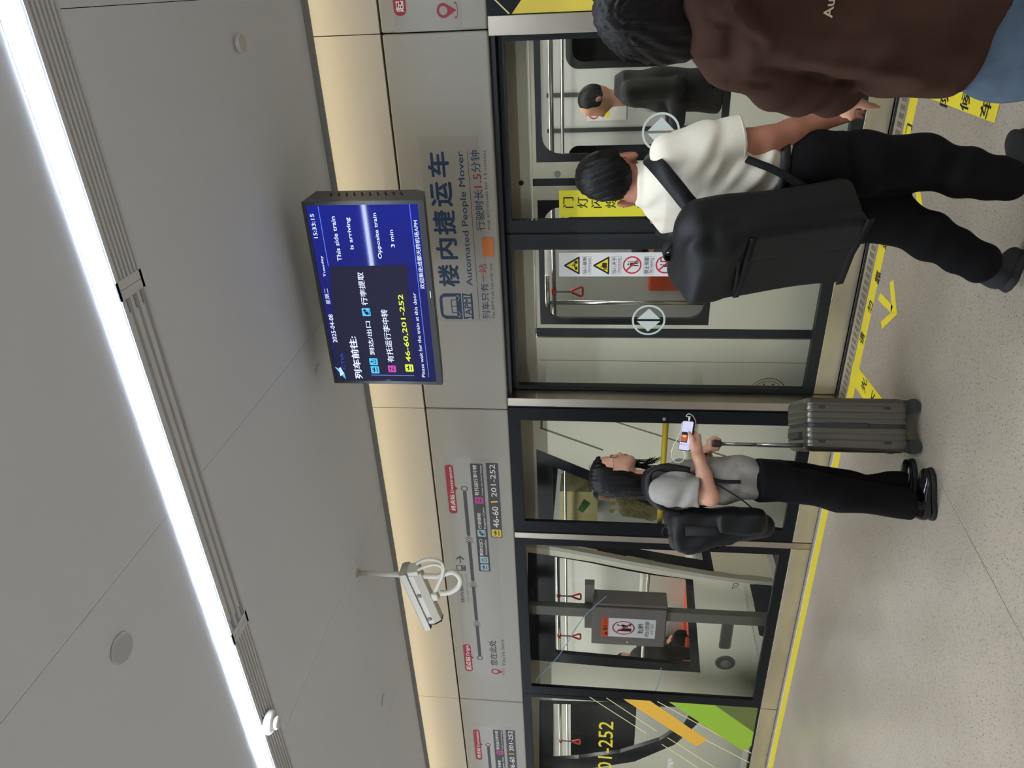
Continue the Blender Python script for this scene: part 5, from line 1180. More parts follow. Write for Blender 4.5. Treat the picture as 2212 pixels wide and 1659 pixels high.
b = MB(); hb = Qw(1443, 1130); b.ribbon(smooth([Qw(1470, 1118, .02), Qw(1442, 1133, .02), Qw(1431, 1147, 0), Qw(1440, 1158, -.02), Qw(1462, 1148, -.02)], 5), rw, .012, .003); b.build('carry_handle', M_bag2, bp)
st = smooth([Qw(1470, 1110, .11), Qw(1430, 1098, .12), Qw(1404, 1072, .125), Qw(1396, 1045, .125), Qw(1402, 1022, .135), Qw(1425, 1011, .15), Qw(1455, 1013, .158), Qw(1490, 1019, .165)], 6)
sdl = [nrm((rw*.75-UZ*.5-fw*.2)*(1-q)+(rw*.75+fw*.35)*q) for q in np.clip((np.arange(len(st))-20)/14.0, 0, 1)]
b = MB(); b.ribbon(st, sdl, .03, .011); b.build('shoulder_strap', M_bag, bp)
b = MB(); b.ribbon(smooth([Qw(1488, 1019, .166), Qw(1530, 1036, .176), Qw(1560, 1053, .178), Qw(1600, 1078, .17), Qw(1625, 1098, .14)], 6), rw, .011, .0025); b.build('lower_strap', M_bag2, bp)
b = MB(); b.ribbon(smooth([Qw(1535, 1034, .186), Qw(1560, 1040, .188), Qw(1600, 1041, .186)], 5), fw, .009, .002); b.build('loose_strap_end', M_bag2, bp)
stl = smooth([Qw(1470, 1112, -.11), Qw(1426, 1096, -.12), Qw(1400, 1066, -.125), Qw(1396, 1040, -.125), Qw(1410, 1012, -.145), Qw(1450, 1002, -.16), Qw(1500, 1004, -.172)], 6)
b = MB(); b.ribbon(stl, rw, .026, .006); b.build('shoulder_strap', M_bag, bp)

# ---- suitcase
su = thing('suitcase', 'grey ribbed hard shell suitcase standing upright beside the woman', 'suitcase', sc_o)
M_case_g = mat('suitcase_grey', (108, 105, 96), .34, metal=.8, spec=.5); M_cd = mat('suitcase_dark', (46, 46, 44), .5)
Wd, Tk = .37, .268; zb0, zt0 = .064, .556
SCo = sc_o+sc_d*(Wd/2-.0)
def half(s0, s1, name):
    b = MB(); N = 9; prof = []
    # rounded rectangle in (d, z), extruded along t with ribs
    L = rrect(-Wd/2, Wd/2, zb0, zt0, .04, 8); Ls = lambda g: rrect(-Wd/2+g, Wd/2-g, zb0+g, zt0-g, .04-g*.5, 8)
    ts = []; k = 30
    for i in range(k+1):
        t = s0+(s1-s0)*i/k; u = i/k; edge_ = u if abs(s0) > abs(s1) else 1-u
        g = .022*max(0, 1-edge_/.28)**2.0; ph_ = (u*4.0) % 1.0; g += .0035 if ph_ < .14 else 0.0
        ts.append((t, g))
    v = []; f = []; n = len(L)
    for t, g in ts: v += [SCo+sc_t*t+sc_d*p[0]+UZ*p[1] for p in Ls(g)]
    for i in range(k): f += [(i*n+j, i*n+(j+1) % n, (i+1)*n+(j+1) % n, (i+1)*n+j) for j in range(n)]
    f += [tuple(range(n))[::-1], tuple(k*n+j for j in range(n))]
    tst = np.cross(np.array(v[1])-v[0], np.array(v[n])-v[0]); ctr = SCo+UZ*(zb0+zt0)/2
    if np.dot(tst, np.array(v[0])-ctr) < 0: f = [tuple(reversed(q)) for q in f]
    b.add(v, f, 0, False); o = b.build(name, M_case_g, su); o.data.polygons.foreach_set('use_smooth', [len(p.vertices) == 4 for p in o.data.polygons]); return o
half(-Tk/2, -.012, 'shell_half'); half(Tk/2, .004, 'shell_half')
b = MB(); L = rrect(-Wd/2+.004, Wd/2-.004, zb0+.004, zt0-.004, .05, 8); n = len(L)
v = [SCo+sc_t*t+sc_d*p[0]+UZ*p[1] for t in (-.013, .005) for p in L]; b.add(v, [(j, (j+1) % n, n+(j+1) % n, n+j) for j in range(n)]); b.build('zip_band', M_cd, su)
b = MB(); b.obox(SCo-sc_d*(Wd/2+.001)-sc_t*.004+UZ*.36, sc_t, sc_d, UZ, .014, .004, .1); b.build('side_handle', M_cd, su, bevel=.003)
b = MB(); b.obox(SCo-sc_t*.055+UZ*(zt0+.006), sc_t, sc_d, UZ, .016, .1, .009); b.build('top_handle', M_cd, su, bevel=.004)
for zf in (.17, .48):
    for tt in (.085, -.085):
        b = MB(); b.obox(SCo-sc_d*(Wd/2+.001)+sc_t*tt+UZ*zf, sc_t, sc_d, UZ, .007, .003, .016); b.build('rivet_plate', M_cd, su, bevel=.002)
for tt in (-1, 1):
    for dd in (-1, 1):
        g = thing('wheel', None, None, SCo+sc_t*tt*.1+sc_d*dd*.14); attach(g, su); c = SCo+sc_t*tt*.1+sc_d*dd*.14
        b = MB(); b.obox(c+UZ*.078, sc_t, sc_d, UZ, .028, .03, .018); b.build('housing', M_cd, g, bevel=.008)
        for q in (-.013, .013):
            b = MB(); b.tube([c+UZ*.036+sc_d*(q-.009), c+UZ*.036+sc_d*(q+.009)], .036, 24, cap=True, smooth=True); b.build('tyre', M_cd, g)
hx_ = SCo-sc_t*(Tk/2-.026)
grip_c = grip0+sc_d*.085; off_t = np.dot(grip_c-SCo, sc_t); gd = np.dot(grip_c-SCo, sc_d)
for q in (-.06, .06):
    b = MB(); a_ = SCo+sc_t*(off_t*.35-.07)*0+sc_t*(-.108)+sc_d*(gd+q); e_ = grip_c+sc_d*q-UZ*.012
    a_ = a_-UZ*.05; b.tube([a_+UZ*.6, (a_+UZ*.6)*.45+e_*.55], .0115, 12); b.tube([(a_+UZ*.6)*.45+e_*.55, e_], .009, 12); b.build('handle_tube', mat('handle_alu', (170, 166, 160), .3, metal=.8), su)
b = MB(); b.obox(grip_c, sc_t, sc_d, UZ, .0165, .088, .025); b.build('handle_grip', M_cd, su, bevel=.010, seg=4)
# ================================================================== the man with the big backpack
om = onY(1550, 395, 2.74); om[2] = 0; nm = nrm([-.25, .968, 0])
fm, rm = np.array([.49, .872, 0]), np.array([.872, -.49, 0]); fm, rm = nrm(fm), nrm(rm)
def Qm(x, y, o=0.0): return onP(x, y, om+nm*o, nm)
KM = np.linalg.norm(Qm(1550, 394)-Qm(1550, 395))
mo = thing('person', 'man in white short-sleeved shirt and black trousers walking with a big backpack', 'person', om)
s = SDF(om+[-.62, -.55, -.02], om+[.5, .5, 1.72], .0065)
fh, rh = nrm([.2, .98, 0]), nrm([.98, -.2, 0])
s.ell(Qm(1312, 378, .01), (.093, .076, .108), [fh, rh, nrm(UZ+fh*.1)], .01); s.ell(Qm(1345, 372, .05), (.07, .062, .065), [fh, rh, UZ], .03)
s.cap(Qm(1335, 366, .10), Qm(1345, 364, .112), .010, .012, .012); s.cap(Qm(1352, 366, .1), Qm(1366, 368, .085), .012, .02, .02)
s.chain([Qm(1340, 392), Qm(1370, 399), Qm(1400, 403, -.01)], [.057, .057, .07], .025)
for sgn, c in ((1, Qm(1359, 339, -.005)), (-1, Qm(1352, 437.5, .03))):
    d = rh*sgn; s.ell(c+d*.004, (.013, .022, .035), [d, nrm(fh-d*.3), nrm(UZ+fh*.15)], .008); s.ell(c+d*.017+fh*.006, (.008, .012, .02), [d, fh, UZ], .004, 2)
s.loft([(Qm(1410, 402), .17, .09), (Qm(1450, 402), .19, .1), (Qm(1540, 397), .17, .105), (Qm(1660, 393), .16, .1), (Qm(1750, 393), .165, .11)], rm, fm, .03)
sR, eR, wR = Qm(1452, 322, -.12), Qm(1655, 306, -.11), Qm(1792, 258, -.03)
s.chain([sR, eR], [.058, .05], .03); s.chain([eR, eR*.6+wR*.4, wR], [.05, .046, .03], .02)
hand(s, wR, nrm(wR-eR), nrm(rm*.9-fm*.4), .35, -1, .17)
sL, eL, wL = Qm(1462, 478, .12), Qm(1640, 500, .2), Qm(1740, 470, .3)
s.chain([sL, eL, wL], [.058, .048, .03], .02); hand(s, wL, nrm(wL-eL), nrm(-rm), .35, 1, .17)
s.chain([Qm(1750, 350, -.04), Qm(1960, 352, .03), Qm(2160, 388, 0)], [.08, .06, .045], .03); s.chain([Qm(1760, 445, .04), Qm(1935, 470, .05), Qm(2115, 572, -.02)], [.08, .06, .045], .03)
s.build('body', M_skin2, mo)
s = SDF(Qm(1300, 380)-[.2, .2, .2], Qm(1300, 380)+[.2, .2, .2], .005)
hst = lambda X, Y, Z: 0
s.ell(Qm(1306, 379, .0), (.104, .087, .108), [fh, rh, nrm(UZ+fh*.12)], .01); s.ell(Qm(1328, 383, -.03), (.07, .078, .075), [fh, rh, UZ], .03)
s.cap(Qm(1268, 362, .06), Qm(1280, 350, .1), .035, .03, .03)
s.disp(lambda X, Y, Z: .0026*np.sin((X*rh[0]+Y*rh[1])*170+Z*60+2*np.sin(Y*40))*np.sin(Z*38+X*50)+.0013*np.sin(X*420+Z*160))
s.ell(Qm(1362, 340, -.02), (.05, .03, .045), [fh, rh, UZ], .01, 2); s.box(Qm(1430, 390), (.2, .2, .116), [fh, rh, nrm(UZ-fh*.25)], .01, .02, 2)
s.box(Qm(1345, 360, .19), (.07, .2, .1), [fh, rh, UZ], .02, .02, 2)
s.build('hair', M_hairm, mo)
b = MB(); rr = random.Random(5)
for i in range(70):
    a = rr.random()*2*PI; q = rr.random(); c = Qm(1306, 379); h0 = .03+.085*q
    r0 = .0+.095*math.sqrt(max(0, 1-(h0/.118)**2)) if h0 < .117 else .01
    dv = rh*math.cos(a)*.9+fh*math.sin(a)*1.05; p = c+dv*r0*1.0+UZ*h0*.93; b.tube([p-dv*.002, p+dv*.003-UZ*.010+rh*.006*(rr.random()-.5), p+dv*.006-UZ*.022], [.0012, .001, .0004], 4)
b.build('loose_strands', M_hairm, mo)
b = MB(); q = Qm(1345, 338, -.012); b.tube([Qm(1337, 329, .055), Qm(1338, 331, .03), Qm(1342, 336, -.012), Qm(1352, 341.5, -.028)], .0018, 6); b.build('glasses_temple', M_eye, mo)
b = MB(); c = Qm(1350.5, 339, -.02); b.ell = None; lathe(c, [(.0001, -.003), (.0025, -.002), (.0025, .002), (.0001, .003)], rm, 10, 0, b); b.build('glasses_tip', M_whiteink, mo)
# shirt
s = SDF(om+[-.42, -.4, .9], om+[.42, .4, 1.52], .006)
wm = lambda X, Y, Z: folds(.005, 40, (.5, .5, .8), .2)(X, Y, Z)*np.clip((1.36-Z)*5, .15, 1)+folds(.0035, 75, (.7, -.5, .9), 1.1)(X, Y, Z)*np.clip((1.34-Z)*5, .1, 1)
e1 = Qm(1600, 299, -.115)
SR = [(1374, 398, .074, .072), (1388, 400, .088, .08), (1400, 402, .12, .09), (1418, 403, .17, .1), (1436, 404, .2, .112), (1470, 402, .21, .122), (1540, 396, .198, .125), (1600, 393, .187, .125), (1655, 392, .172, .122), (1690, 392, .156, .112)]
s.cap(Qm(1448, 330, -.12), Qm(1520, 315, -.12), .07, .075, .04); s.cap(Qm(1520, 315, -.12), e1, .075, .078, .03)
s.cap(Qm(1456, 474, .12), Qm(1590, 494, .17), .07, .076, .04)
ad = nrm(e1-Qm(1520, 315, -.12)); a2 = nrm(np.cross(ad, UY)); a3 = np.cross(ad, a2); s.box(e1+ad*.103, (.1, .13, .13), [ad, a2, a3], .001, .002, 2)
s.loft([(Qm(x, y), a, c) for x, y, a, c in SR], rm, fm, .012, 2.2, 1, wm)
s.disp(lambda X, Y, Z: .0022*np.sin(62*(Z*.8+X*.5)+3*np.sin(20*Y)+1.5*np.sin(31*Z)))
s.build('shirt', M_shirt, mo)
b = MB(); c = e1-ad*.004; b.tube([c+a2*.0775*math.cos(a)+a3*.0775*math.sin(a) for a in np.linspace(0, 2*PI, 33)[:-1]], .003, 8, closed=True); b.build('sleeve_hem', M_shirt, mo)
s = SDF(Qm(1385, 400)-[.13, .13, .06], Qm(1385, 400)+[.13, .13, .06], .004)
s.cap(Qm(1374, 396), Qm(1390, 401), .071, .076, .0); s.cap(Qm(1355, 394), Qm(1378, 397), .062, .064, .004, 2); s.box(Qm(1330, 395), (.2, .2, .075), [fm, rm, nrm(UZ-fm*.12)], .001, .004, 2); s.box(Qm(1418, 400), (.2, .2, .05), [fm, rm, UZ], .001, .004, 2)
s.build('collar', M_shirt, mo)
# trousers, belt, shoes
s = SDF(om+[-.6, -.5, .03], om+[.45, .45, 1.02], .0065)
wt = folds(.004, 40, (.5, .4, .6), .7)
s.loft([(Qm(1676, 392), .166, .12), (Qm(1700, 391), .17, .124), (Qm(1760, 390), .176, .128), (Qm(1800, 388), .172, .125)], rm, fm, .03, 2.2)
s.chain([Qm(1745, 353, -.05), Qm(1860, 356, -.02), Qm(1990, 352, .02), Qm(2090, 375, .01), Qm(2172, 389, 0)], [.108, .109, .092, .08, .074], .03)
s.chain([Qm(1760, 432, .05), Qm(1850, 462, .06), Qm(1925, 472, .05), Qm(2010, 512, .02), Qm(2112, 566, -.02)], [.112, .1, .09, .078, .072], .03)
s.disp(lambda X, Y, Z: .0035*np.sin(38*Z+14*X+2.2*np.sin(13*Y+9*Z)))
s.build('trousers', M_blackcloth, mo)
b = MB(); c = Qm(1672, 392); b.ribbon([c+rm*.174*math.cos(a)+fm*.124*math.sin(a) for a in np.linspace(0, 2*PI, 41)], UZ, .016, .003); b.build('belt', M_rub, mo)
hl = onZ(2180, 630, .07); tl = onZ(2214, 545, .0); shoe('shoe', tl, hl, .10, .075, mo, M_sneak, M_sole, UZ, .03)
hr = onZ(2256, 398, 0); tr_ = hr+fm*.28; shoe('shoe', tr_, hr, .10, .075, mo, M_sneak, M_sole, UZ, .03)

# ---- his backpack
bm = thing('backpack', 'large boxy black backpack on the man in the white shirt', 'backpack', Qm(1640, 520, -.25))
cb = Qm(1648, 515, -.20); axb = nrm(Qm(1792, 496, -.165)-Qm(1497, 536, -.235)); thb = -fm; thb = nrm(thb-axb*np.dot(thb, axb)); wb = nrm(np.cross(axb, thb)); wb = wb if np.dot(wb, rm) > 0 else -wb
s = SDF(cb-.46, cb+.46, .007); wr = folds(.004, 30, (.4, .5, .7), .4)
s.box(cb-axb*.0, (.285, .172, .085), [axb, wb, thb], .045, .02, 1, wr)
s.box(cb+thb*.085+axb*.03, (.25, .163, .035), [axb, wb, thb], .03, .012, 1, wr)
s.box(cb+thb*.07-axb*.215, (.085, .155, .075), [axb, wb, thb], .05, .025, 1, folds(.006, 50, (.6, .6, .6), 1.0))
s.cap(cb-axb*.26+wb*.1, cb-axb*.26-wb*.1, .06, .06, .04)
for q in (.065, .0): s.cap(cb+thb*.124+axb*-.11+wb*.15, cb+thb*.124+axb*-.11-wb*.15, .006, .006, .004, 2)
s.cap(cb+thb*.127+axb*-.10+wb*.035, cb+thb*.127+axb*.27+wb*.035, .008, .008, .006, 2)
s.build('bag_body', M_bag, bm)
b = MB(); b.ribbon([cb+thb*.122-axb*.1+wb*.15, cb+thb*.1255-axb*.1, cb+thb*.122-axb*.1-wb*.15], axb, .01, .003); b.build('zip_flap', M_bag2, bm)
b = MB(); b.ribbon([cb+thb*.118+axb*.275+wb*.16, cb+thb*.12+axb*.262, cb+thb*.118+axb*.275-wb*.16], axb, .012, .003); b.build('bottom_strap', M_bag2, bm)
hp = cb-axb*.30; b = MB(); b.ribbon(smooth([hp+wb*.05-thb*.02, hp-axb*.035+wb*.03, hp-axb*.045, hp-axb*.035-wb*.03, hp-wb*.05-thb*.02], 5), thb, .014, .004); b.build('carry_handle', M_bag2, bm)
for k in range(3):
    b = MB(); q = cb+thb*.128-axb*(.235-.05*k)-wb*.02; b.ribbon(smooth([q+wb*.10, q+axb*.012+thb*.006, q-wb*.09+axb*.02], 5), axb, .005, .002); b.build('zip', M_bag2, bm)
b = MB(); q = cb-axb*.17-wb*.172+thb*.06; b.ribbon(smooth([q, q+axb*.02-wb*.02, q+axb*.07-wb*.012, q+axb*.1], 5), thb, .006, .002); b.build('side_clip', M_bag2, bm)
st = smooth([Qm(1515, 462, -.18), Qm(1488, 440, -.195), Qm(1462, 408, -.20), Qm(1434, 374, -.19), Qm(1412, 349, -.14), Qm(1403, 338, -.05), Qm(1422, 330, .06), Qm(1480, 330, .09), Qm(1540, 338, .06)], 6)
sd = [nrm(np.cross(st[min(i+1, len(st)-1)]-st[max(i-1, 0)], nrm(-nm*.75+UZ*.55+rm*.25))) for i in range(len(st))]
b = MB(); b.ribbon(st, sd, .029, .007); b.build('shoulder_strap', M_bag, bm)
st = smooth([Qm(1500, 530, -.06), Qm(1468, 520, .02), Qm(1440, 500, .06), Qm(1422, 490, .12), Qm(1430, 488, .2), Qm(1480, 492, .22)], 6)
b = MB(); b.ribbon(st, nrm(rm+nm*.3), .031, .007); b.build('shoulder_strap', M_bag, bm)
b = MB(); b.ribbon(smooth([Qm(1592, 336, -.15), Qm(1640, 354, -.17), Qm(1678, 370, -.172), Qm(1740, 405, -.175)], 5), nrm(np.cross(Qm(1680, 372)-Qm(1600, 336), nm)), .0125, .003); b.build('lower_strap', M_bag2, bm)

# ================================================================== the person in the brown hoodie, close by
obn = onY(1800, -25, 1.6); obn[2] = 0; nb = nrm([-.03, 1, 0])
fb_, rb_ = nrm([.05, 1, 0]), nrm([1, -.05, 0])
def Qb(x, y, o=0.0): return onP(x, y, obn+nb*o, nb)
KB = np.linalg.norm(Qb(1700, 0)-Qb(1700, 1))
bo = thing('person', 'person in dark brown hoodie and jeans seen close from behind at the right', 'person', obn)
s = SDF(obn+[-.5, -.36, 0], obn+[.5, .42, 1.62], .0075)
s.ell(Qb(1428, 10, .0), (.095, .078, .11), [fb_, rb_, nrm(UZ+fb_*.3)], .01); s.ell(Qb(1470, 5, .07), (.065, .06, .06), [fb_, rb_, UZ], .03); s.cap(Qb(1445, 5, .12), Qb(1458, 5, .135), .01, .012, .012)
for g_ in (1, -1): s.ell(Qb(1460, 8-g_*72, .02), (.012, .02, .03), [rb_*g_, fb_, UZ], .008)
s.chain([Qb(1480, 0), Qb(1540, -15, -.02)], [.058, .065], .03)
s.loft([(Qb(1560, -25, -.01), .09, .07), (Qb(1620, -25), .12, .08), (Qb(1800, -25), .125, .085), (Qb(2000, -25), .13, .09), (Qb(2160, -25), .16, .11)], rb_, fb_, .03)
for g_ in (1, -1): s.chain([obn+rb_*.085*g_+UZ*.85, obn+rb_*.1*g_+UZ*.46+fb_*.02, obn+rb_*.11*g_+UZ*.08], [.085, .06, .045], .03)
shL, elL, wrL = Qb(1612, 108, .02), Qb(1725, 176, .05), Qb(1822, 203, .11)
s.chain([shL, elL, wrL], [.042, .032, .026], .02); hand(s, wrL, nrm([-.5, .8, -.25]), nrm([-.7, -.4, .5]), .7, -1, .155, .1)
shR, elR, wrR = Qb(1612, -170, .02), Qb(1740, -235, .06), Qb(1850, -225, .14)
s.chain([shR, elR, wrR], [.05, .042, .028], .02); hand(s, wrR, nrm([.1, .3, -.8]), nrm([.6, -.6, .2]), .4, -1, .165)
s.build('body', M_skin, bo)
s = SDF(Qb(1430, 10)-.22, Qb(1430, 10)+.22, .0055)
s.ell(Qb(1424, 12, -.01), (.110, .1, .118), [fb_, rb_, nrm(UZ+fb_*.3)], .01); s.ell(Qb(1462, 12, -.03), (.085, .096, .085), [fb_, rb_, UZ], .03); s.cap(Qb(1468, 98, .01), Qb(1500, 78, .0), .024, .02, .03); s.cap(Qb(1505, 5, -.04), Qb(1530, 0, -.045), .05, .035, .03)
wc = Qb(1345, 48, -.03)
def whorl(X, Y, Z):
    a = np.arctan2((Z-wc[2])+(Y-wc[1])*.3, X-wc[0]); r = np.sqrt((X-wc[0])**2+(Y-wc[1])**2+(Z-wc[2])**2)
    return .0018*np.sin(a*17+r*55)*np.clip(r*12, .1, 1)+.0014*np.sin(a*41-r*90)*np.clip(r*12, 0, 1)-.006*np.exp(-(r/.018)**2)*-1
s.disp(whorl); s.box(Qb(1470, 5, .2), (.10, .3, .12), [fb_, rb_, UZ], .02, .02, 2)
s.build('hair', M_hairb, bo)
b = MB(); rr = random.Random(9)
for i in range(300):
    a = rr.random()*2*PI; ph_ = rr.random()*1.15; c = Qb(1424, 12, -.01); u = nrm(UZ+fb_*.3); f2 = nrm(fb_-u*np.dot(fb_, u))
    pos = lambda ph_: c+(rb_*.103*math.cos(a)+f2*.113*math.sin(a))*math.sin(ph_)+u*.121*math.cos(ph_)
    p = [pos(ph_+.16*j)+nrm(pos(ph_+.16*j)-c)*(.001+.0022*j*rr.random()) for j in range(4)]
    b.tube(p, [.0012, .0012, .001, .0004], 4)
b.build('loose_strands', M_hairb, bo)
s = SDF(obn+[-.5, -.36, .74], obn+[.5, .42, 1.45], .0065)
wbn = lambda X, Y, Z: folds(.013, 27, (.92, .2, .3), .4, 1.0)(X, Y, Z)*np.clip((1.38-Z)*4, .35, 1)+folds(.004, 55, (.8, .1, .5), 1.4, .8)(X, Y, Z)
BR = [(1520, 70, .10), (1545, 108, .12), (1575, 138, .135), (1610, 150, .145), (1700, 158, .15), (1800, 168, .152), (1900, 182, .155), (2000, 194, .16), (2050, 193, .157), (2080, 188, .153), (2100, 182, .15), (2106, 176, .147)]
s.loft([(Qb(x, -25), (e+25)*KB, d) for x, e, d in BR], rb_, fb_, .012, 2.3, 1, wbn)
s.chain([Qb(1605, 112, .02), Qb(1690, 164, .045), Qb(1740, 182, .055), Qb(1790, 193, .085), Qb(1818, 198, .10)], [.064, .06, .054, .047, .041], .03)
s.chain([Qb(1605, -165, .02), Qb(1740, -232, .06), Qb(1840, -225, .13)], [.06, .058, .045], .03)
# hood lying on the shoulders, seams pressed in
s.chain([Qb(1528, 92, .04), Qb(1545, 60, -.06), Qb(1556, 0, -.105), Qb(1548, -60, -.08), Qb(1530, -110, .02)], [.035, .05, .058, .05, .035], .03)
s.cap(Qb(1520, 100, .07), Qb(1560, 140, .04), .03, .04, .03)
s.disp(lambda X, Y, Z: .003*np.sin(46*X+22*Z+2.5*np.sin(17*Z))+.002*np.sin(80*Z+25*X+3*np.sin(14*Y)))
s.chain([Qb(1567, 40, -.13), Qb(1600, 92, -.11), Qb(1640, 122, -.085), Qb(1680, 140, -.05)], [.004]*4, .006, None) if False else None
def crease(pts, amp, wd):
    P = [Qb(x, y)[[0, 2]] for x, y in pts]
    def fn(X, Y, Z):
        dm = None
        for a, c in zip(P, P[1:]):
            v = c-a; t = np.clip(((X-a[0])*v[0]+(Z-a[1])*v[1])/np.dot(v, v), 0, 1); q = (X-a[0]-t*v[0])**2+(Z-a[1]-t*v[1])**2; dm = q if dm is None else np.minimum(dm, q)
        return amp*np.exp(-dm/wd**2)+0*Y
    return fn
for pts, amp, wd in (([(1511, 30), (1560, 52), (1590, 70), (1618, 83), (1645, 86)], .005, .006), ([(1575, 172), (1600, 168), (1640, 178), (1660, 176)], .005, .006), ([(1563, 8), (1595, 40), (1626, 72)], -.014, .016), ([(1578, 50), (1600, 110), (1612, 150)], -.009, .014), ([(1556, 70), (1570, 120)], .008, .012),
                     ([(1640, 100), (1700, 130), (1850, 150), (2010, 185)], -.015, .022), ([(1650, 128), (1760, 160), (1900, 178)], .013, .014), ([(1700, 60), (1850, 90), (2040, 118)], -.008, .03), ([(1640, 20), (1700, 45), (1800, 60)], .008, .02), ([(1900, 30), (2060, 60)], .006, .02), ([(2078, 190), (2092, 110), (2112, 0)], .004, .006)):
    s.disp(crease(pts, amp, wd))
s.build('hoodie', M_brown, bo)
b = MB()
lg = Qb(1790, 8, -.168); b.text('Authentic', ((Qb(1797, 39, -.1735)), rb_, UZ), .10, .015, 0, .02); b.build('back_lettering', mat('cream_print', (196, 180, 150), .7), bo)
s = SDF(obn+[-.34, -.3, .0], obn+[.34, .34, .95], .0075)
s.loft([(obn+UZ*.93, .185, .13), (obn+UZ*.8, .195, .145)], rb_, fb_, .03)
for g_ in (1, -1): s.chain([obn+rb_*.095*g_+UZ*.82, obn+rb_*.105*g_+UZ*.46+fb_*.02, obn+rb_*.115*g_+UZ*.06], [.11, .085, .075], .03)
s.disp(lambda X, Y, Z: .003*np.sin(50*Z+20*X+2*np.sin(18*Y)))
s.build('jeans', M_jean, bo)
for g_ in (1, -1): h_ = obn+rb_*.115*g_-fb_*.07; shoe('shoe', h_+fb_*.27, h_, .1, .07, bo, M_sneak, M_sole, UZ, .028)

# ================================================================== people inside the train
M_jack = mat('black_jacket', (26, 26, 28), .7); M_tee = mat('pale_tee', (176, 176, 178), .8); M_jg = mat('grey_jeans', (132, 138, 144), .8); M_leo = mat('leopard_print', (132, 118, 72), .8, vary=(60, .7)); M_mask = mat('face_mask', (190, 150, 134), .7)
def simple_person(label, o, f, build_fn, lo, hi, h=.011):
    t = thing('person', label, 'person', o); build_fn(t, o, nrm(f), np.array([nrm(f)[1], -nrm(f)[0], 0])); return t
def head(s, c, f, r, k=1.0):
    s.ell(c, (.095*k, .077*k, .11*k), [f, r, UZ], .01); s.ell(c+f*.025-UZ*.05, (.07*k, .06*k, .07*k), [f, r, UZ], .03); s.cap(c+f*.09-UZ*.005, c+f*.108-UZ*.03, .010, .012, .012); s.cap(c-UZ*.08-f*.01, c-UZ*.2-f*.02, .052, .06, .03)
    for g_ in (1, -1): s.ell(c+r*.077*g_-UZ*.02-f*.01, (.02, .011, .03), [f, r, UZ], .008)
def p_stand(t, o, f, r):
    s = SDF(o+[-.5, -.45, 0], o+[.5, .45, 1.8], .010); hc = onY(1285, 218, 5.6)
    head(s, hc, nrm(f-UZ*.3), r); s.loft([(o+UZ*1.42-f*.02, .09, .19), (o+UZ*1.1, .1, .16), (o+UZ*.85, .1, .15)], f, r, .03)
    for g_ in (1, -1): s.chain([o+r*.09*g_+UZ*.86, o+r*.09*g_+UZ*.45, o+r*.09*g_+UZ*.08], [.08, .06, .045], .03); a = [o+r*.2*g_+UZ*1.38, o+r*.23*g_+UZ*1.08-f*.02, o+r*.14*g_+UZ*1.06+f*.22]; s.chain(a, [.05, .042, .028], .02); hand(s, a[2], f, UZ*-1*.2+r*g_, .4, g_, .17)
    s.build('body', M_skin, t)
    s = SDF(hc-.2, hc+.2, .008); s.ell(hc+UZ*.014-f*.012, (.104, .088, .112), [f, r, UZ], .01); s.box(hc+f*.125-UZ*.05, (.075, .2, .085), [f, r, UZ], .02, .02, 2); s.box(hc-UZ*.17, (.2, .2, .08), None, .02, .02, 2); s.build('hair', M_hairm, t)
    s = SDF(o+[-.5, -.45, .6], o+[.5, .45, 1.6], .010); s.loft([(o+UZ*1.5-f*.04, .07, .09), (o+UZ*1.44-f*.03, .11, .19), (o+UZ*1.2-f*.01, .15, .2), (o+UZ*.95, .15, .19), (o+UZ*.76, .155, .2)], f, r, .02, 2.2, 1, folds(.006, 30, (.5, .5, .7)))
    for g_ in (1, -1): s.chain([o+r*.2*g_+UZ*1.39, o+r*.235*g_+UZ*1.08-f*.02, o+r*.15*g_+UZ*1.06+f*.2], [.075, .068, .055], .03)
    s.cap(o+f*.15+UZ*1.38, o+f*.2+UZ*.85, .045, .045, .02, 2); s.build('jacket', M_jack, t)
    s = SDF(o+[-.4, -.4, .7], o+[.4, .4, 1.5], .010); s.loft([(o+UZ*1.44, .06, .08), (o+UZ*1.25+f*.015, .125, .1), (o+UZ*.9+f*.01, .13, .1)], f, r, .02); s.build('shirt', M_tee, t)
    s = SDF(o+[-.4, -.4, .02], o+[.4, .4, .95], .010); s.loft([(o+UZ*.92, .12, .16), (o+UZ*.78, .125, .17)], f, r, .02)
    for g_ in (1, -1): s.chain([o+r*.09*g_+UZ*.82, o+r*.09*g_+UZ*.45, o+r*.09*g_+UZ*.05], [.1, .08, .07], .03)
    s.build('trousers', M_blackcloth, t)
op = onY(1400, 198, 5.6); op[2] = 0
simple_person('man in black jacket standing inside the train behind the right sliding door', op, [-1, -.15, 0], p_stand, 0, 0)
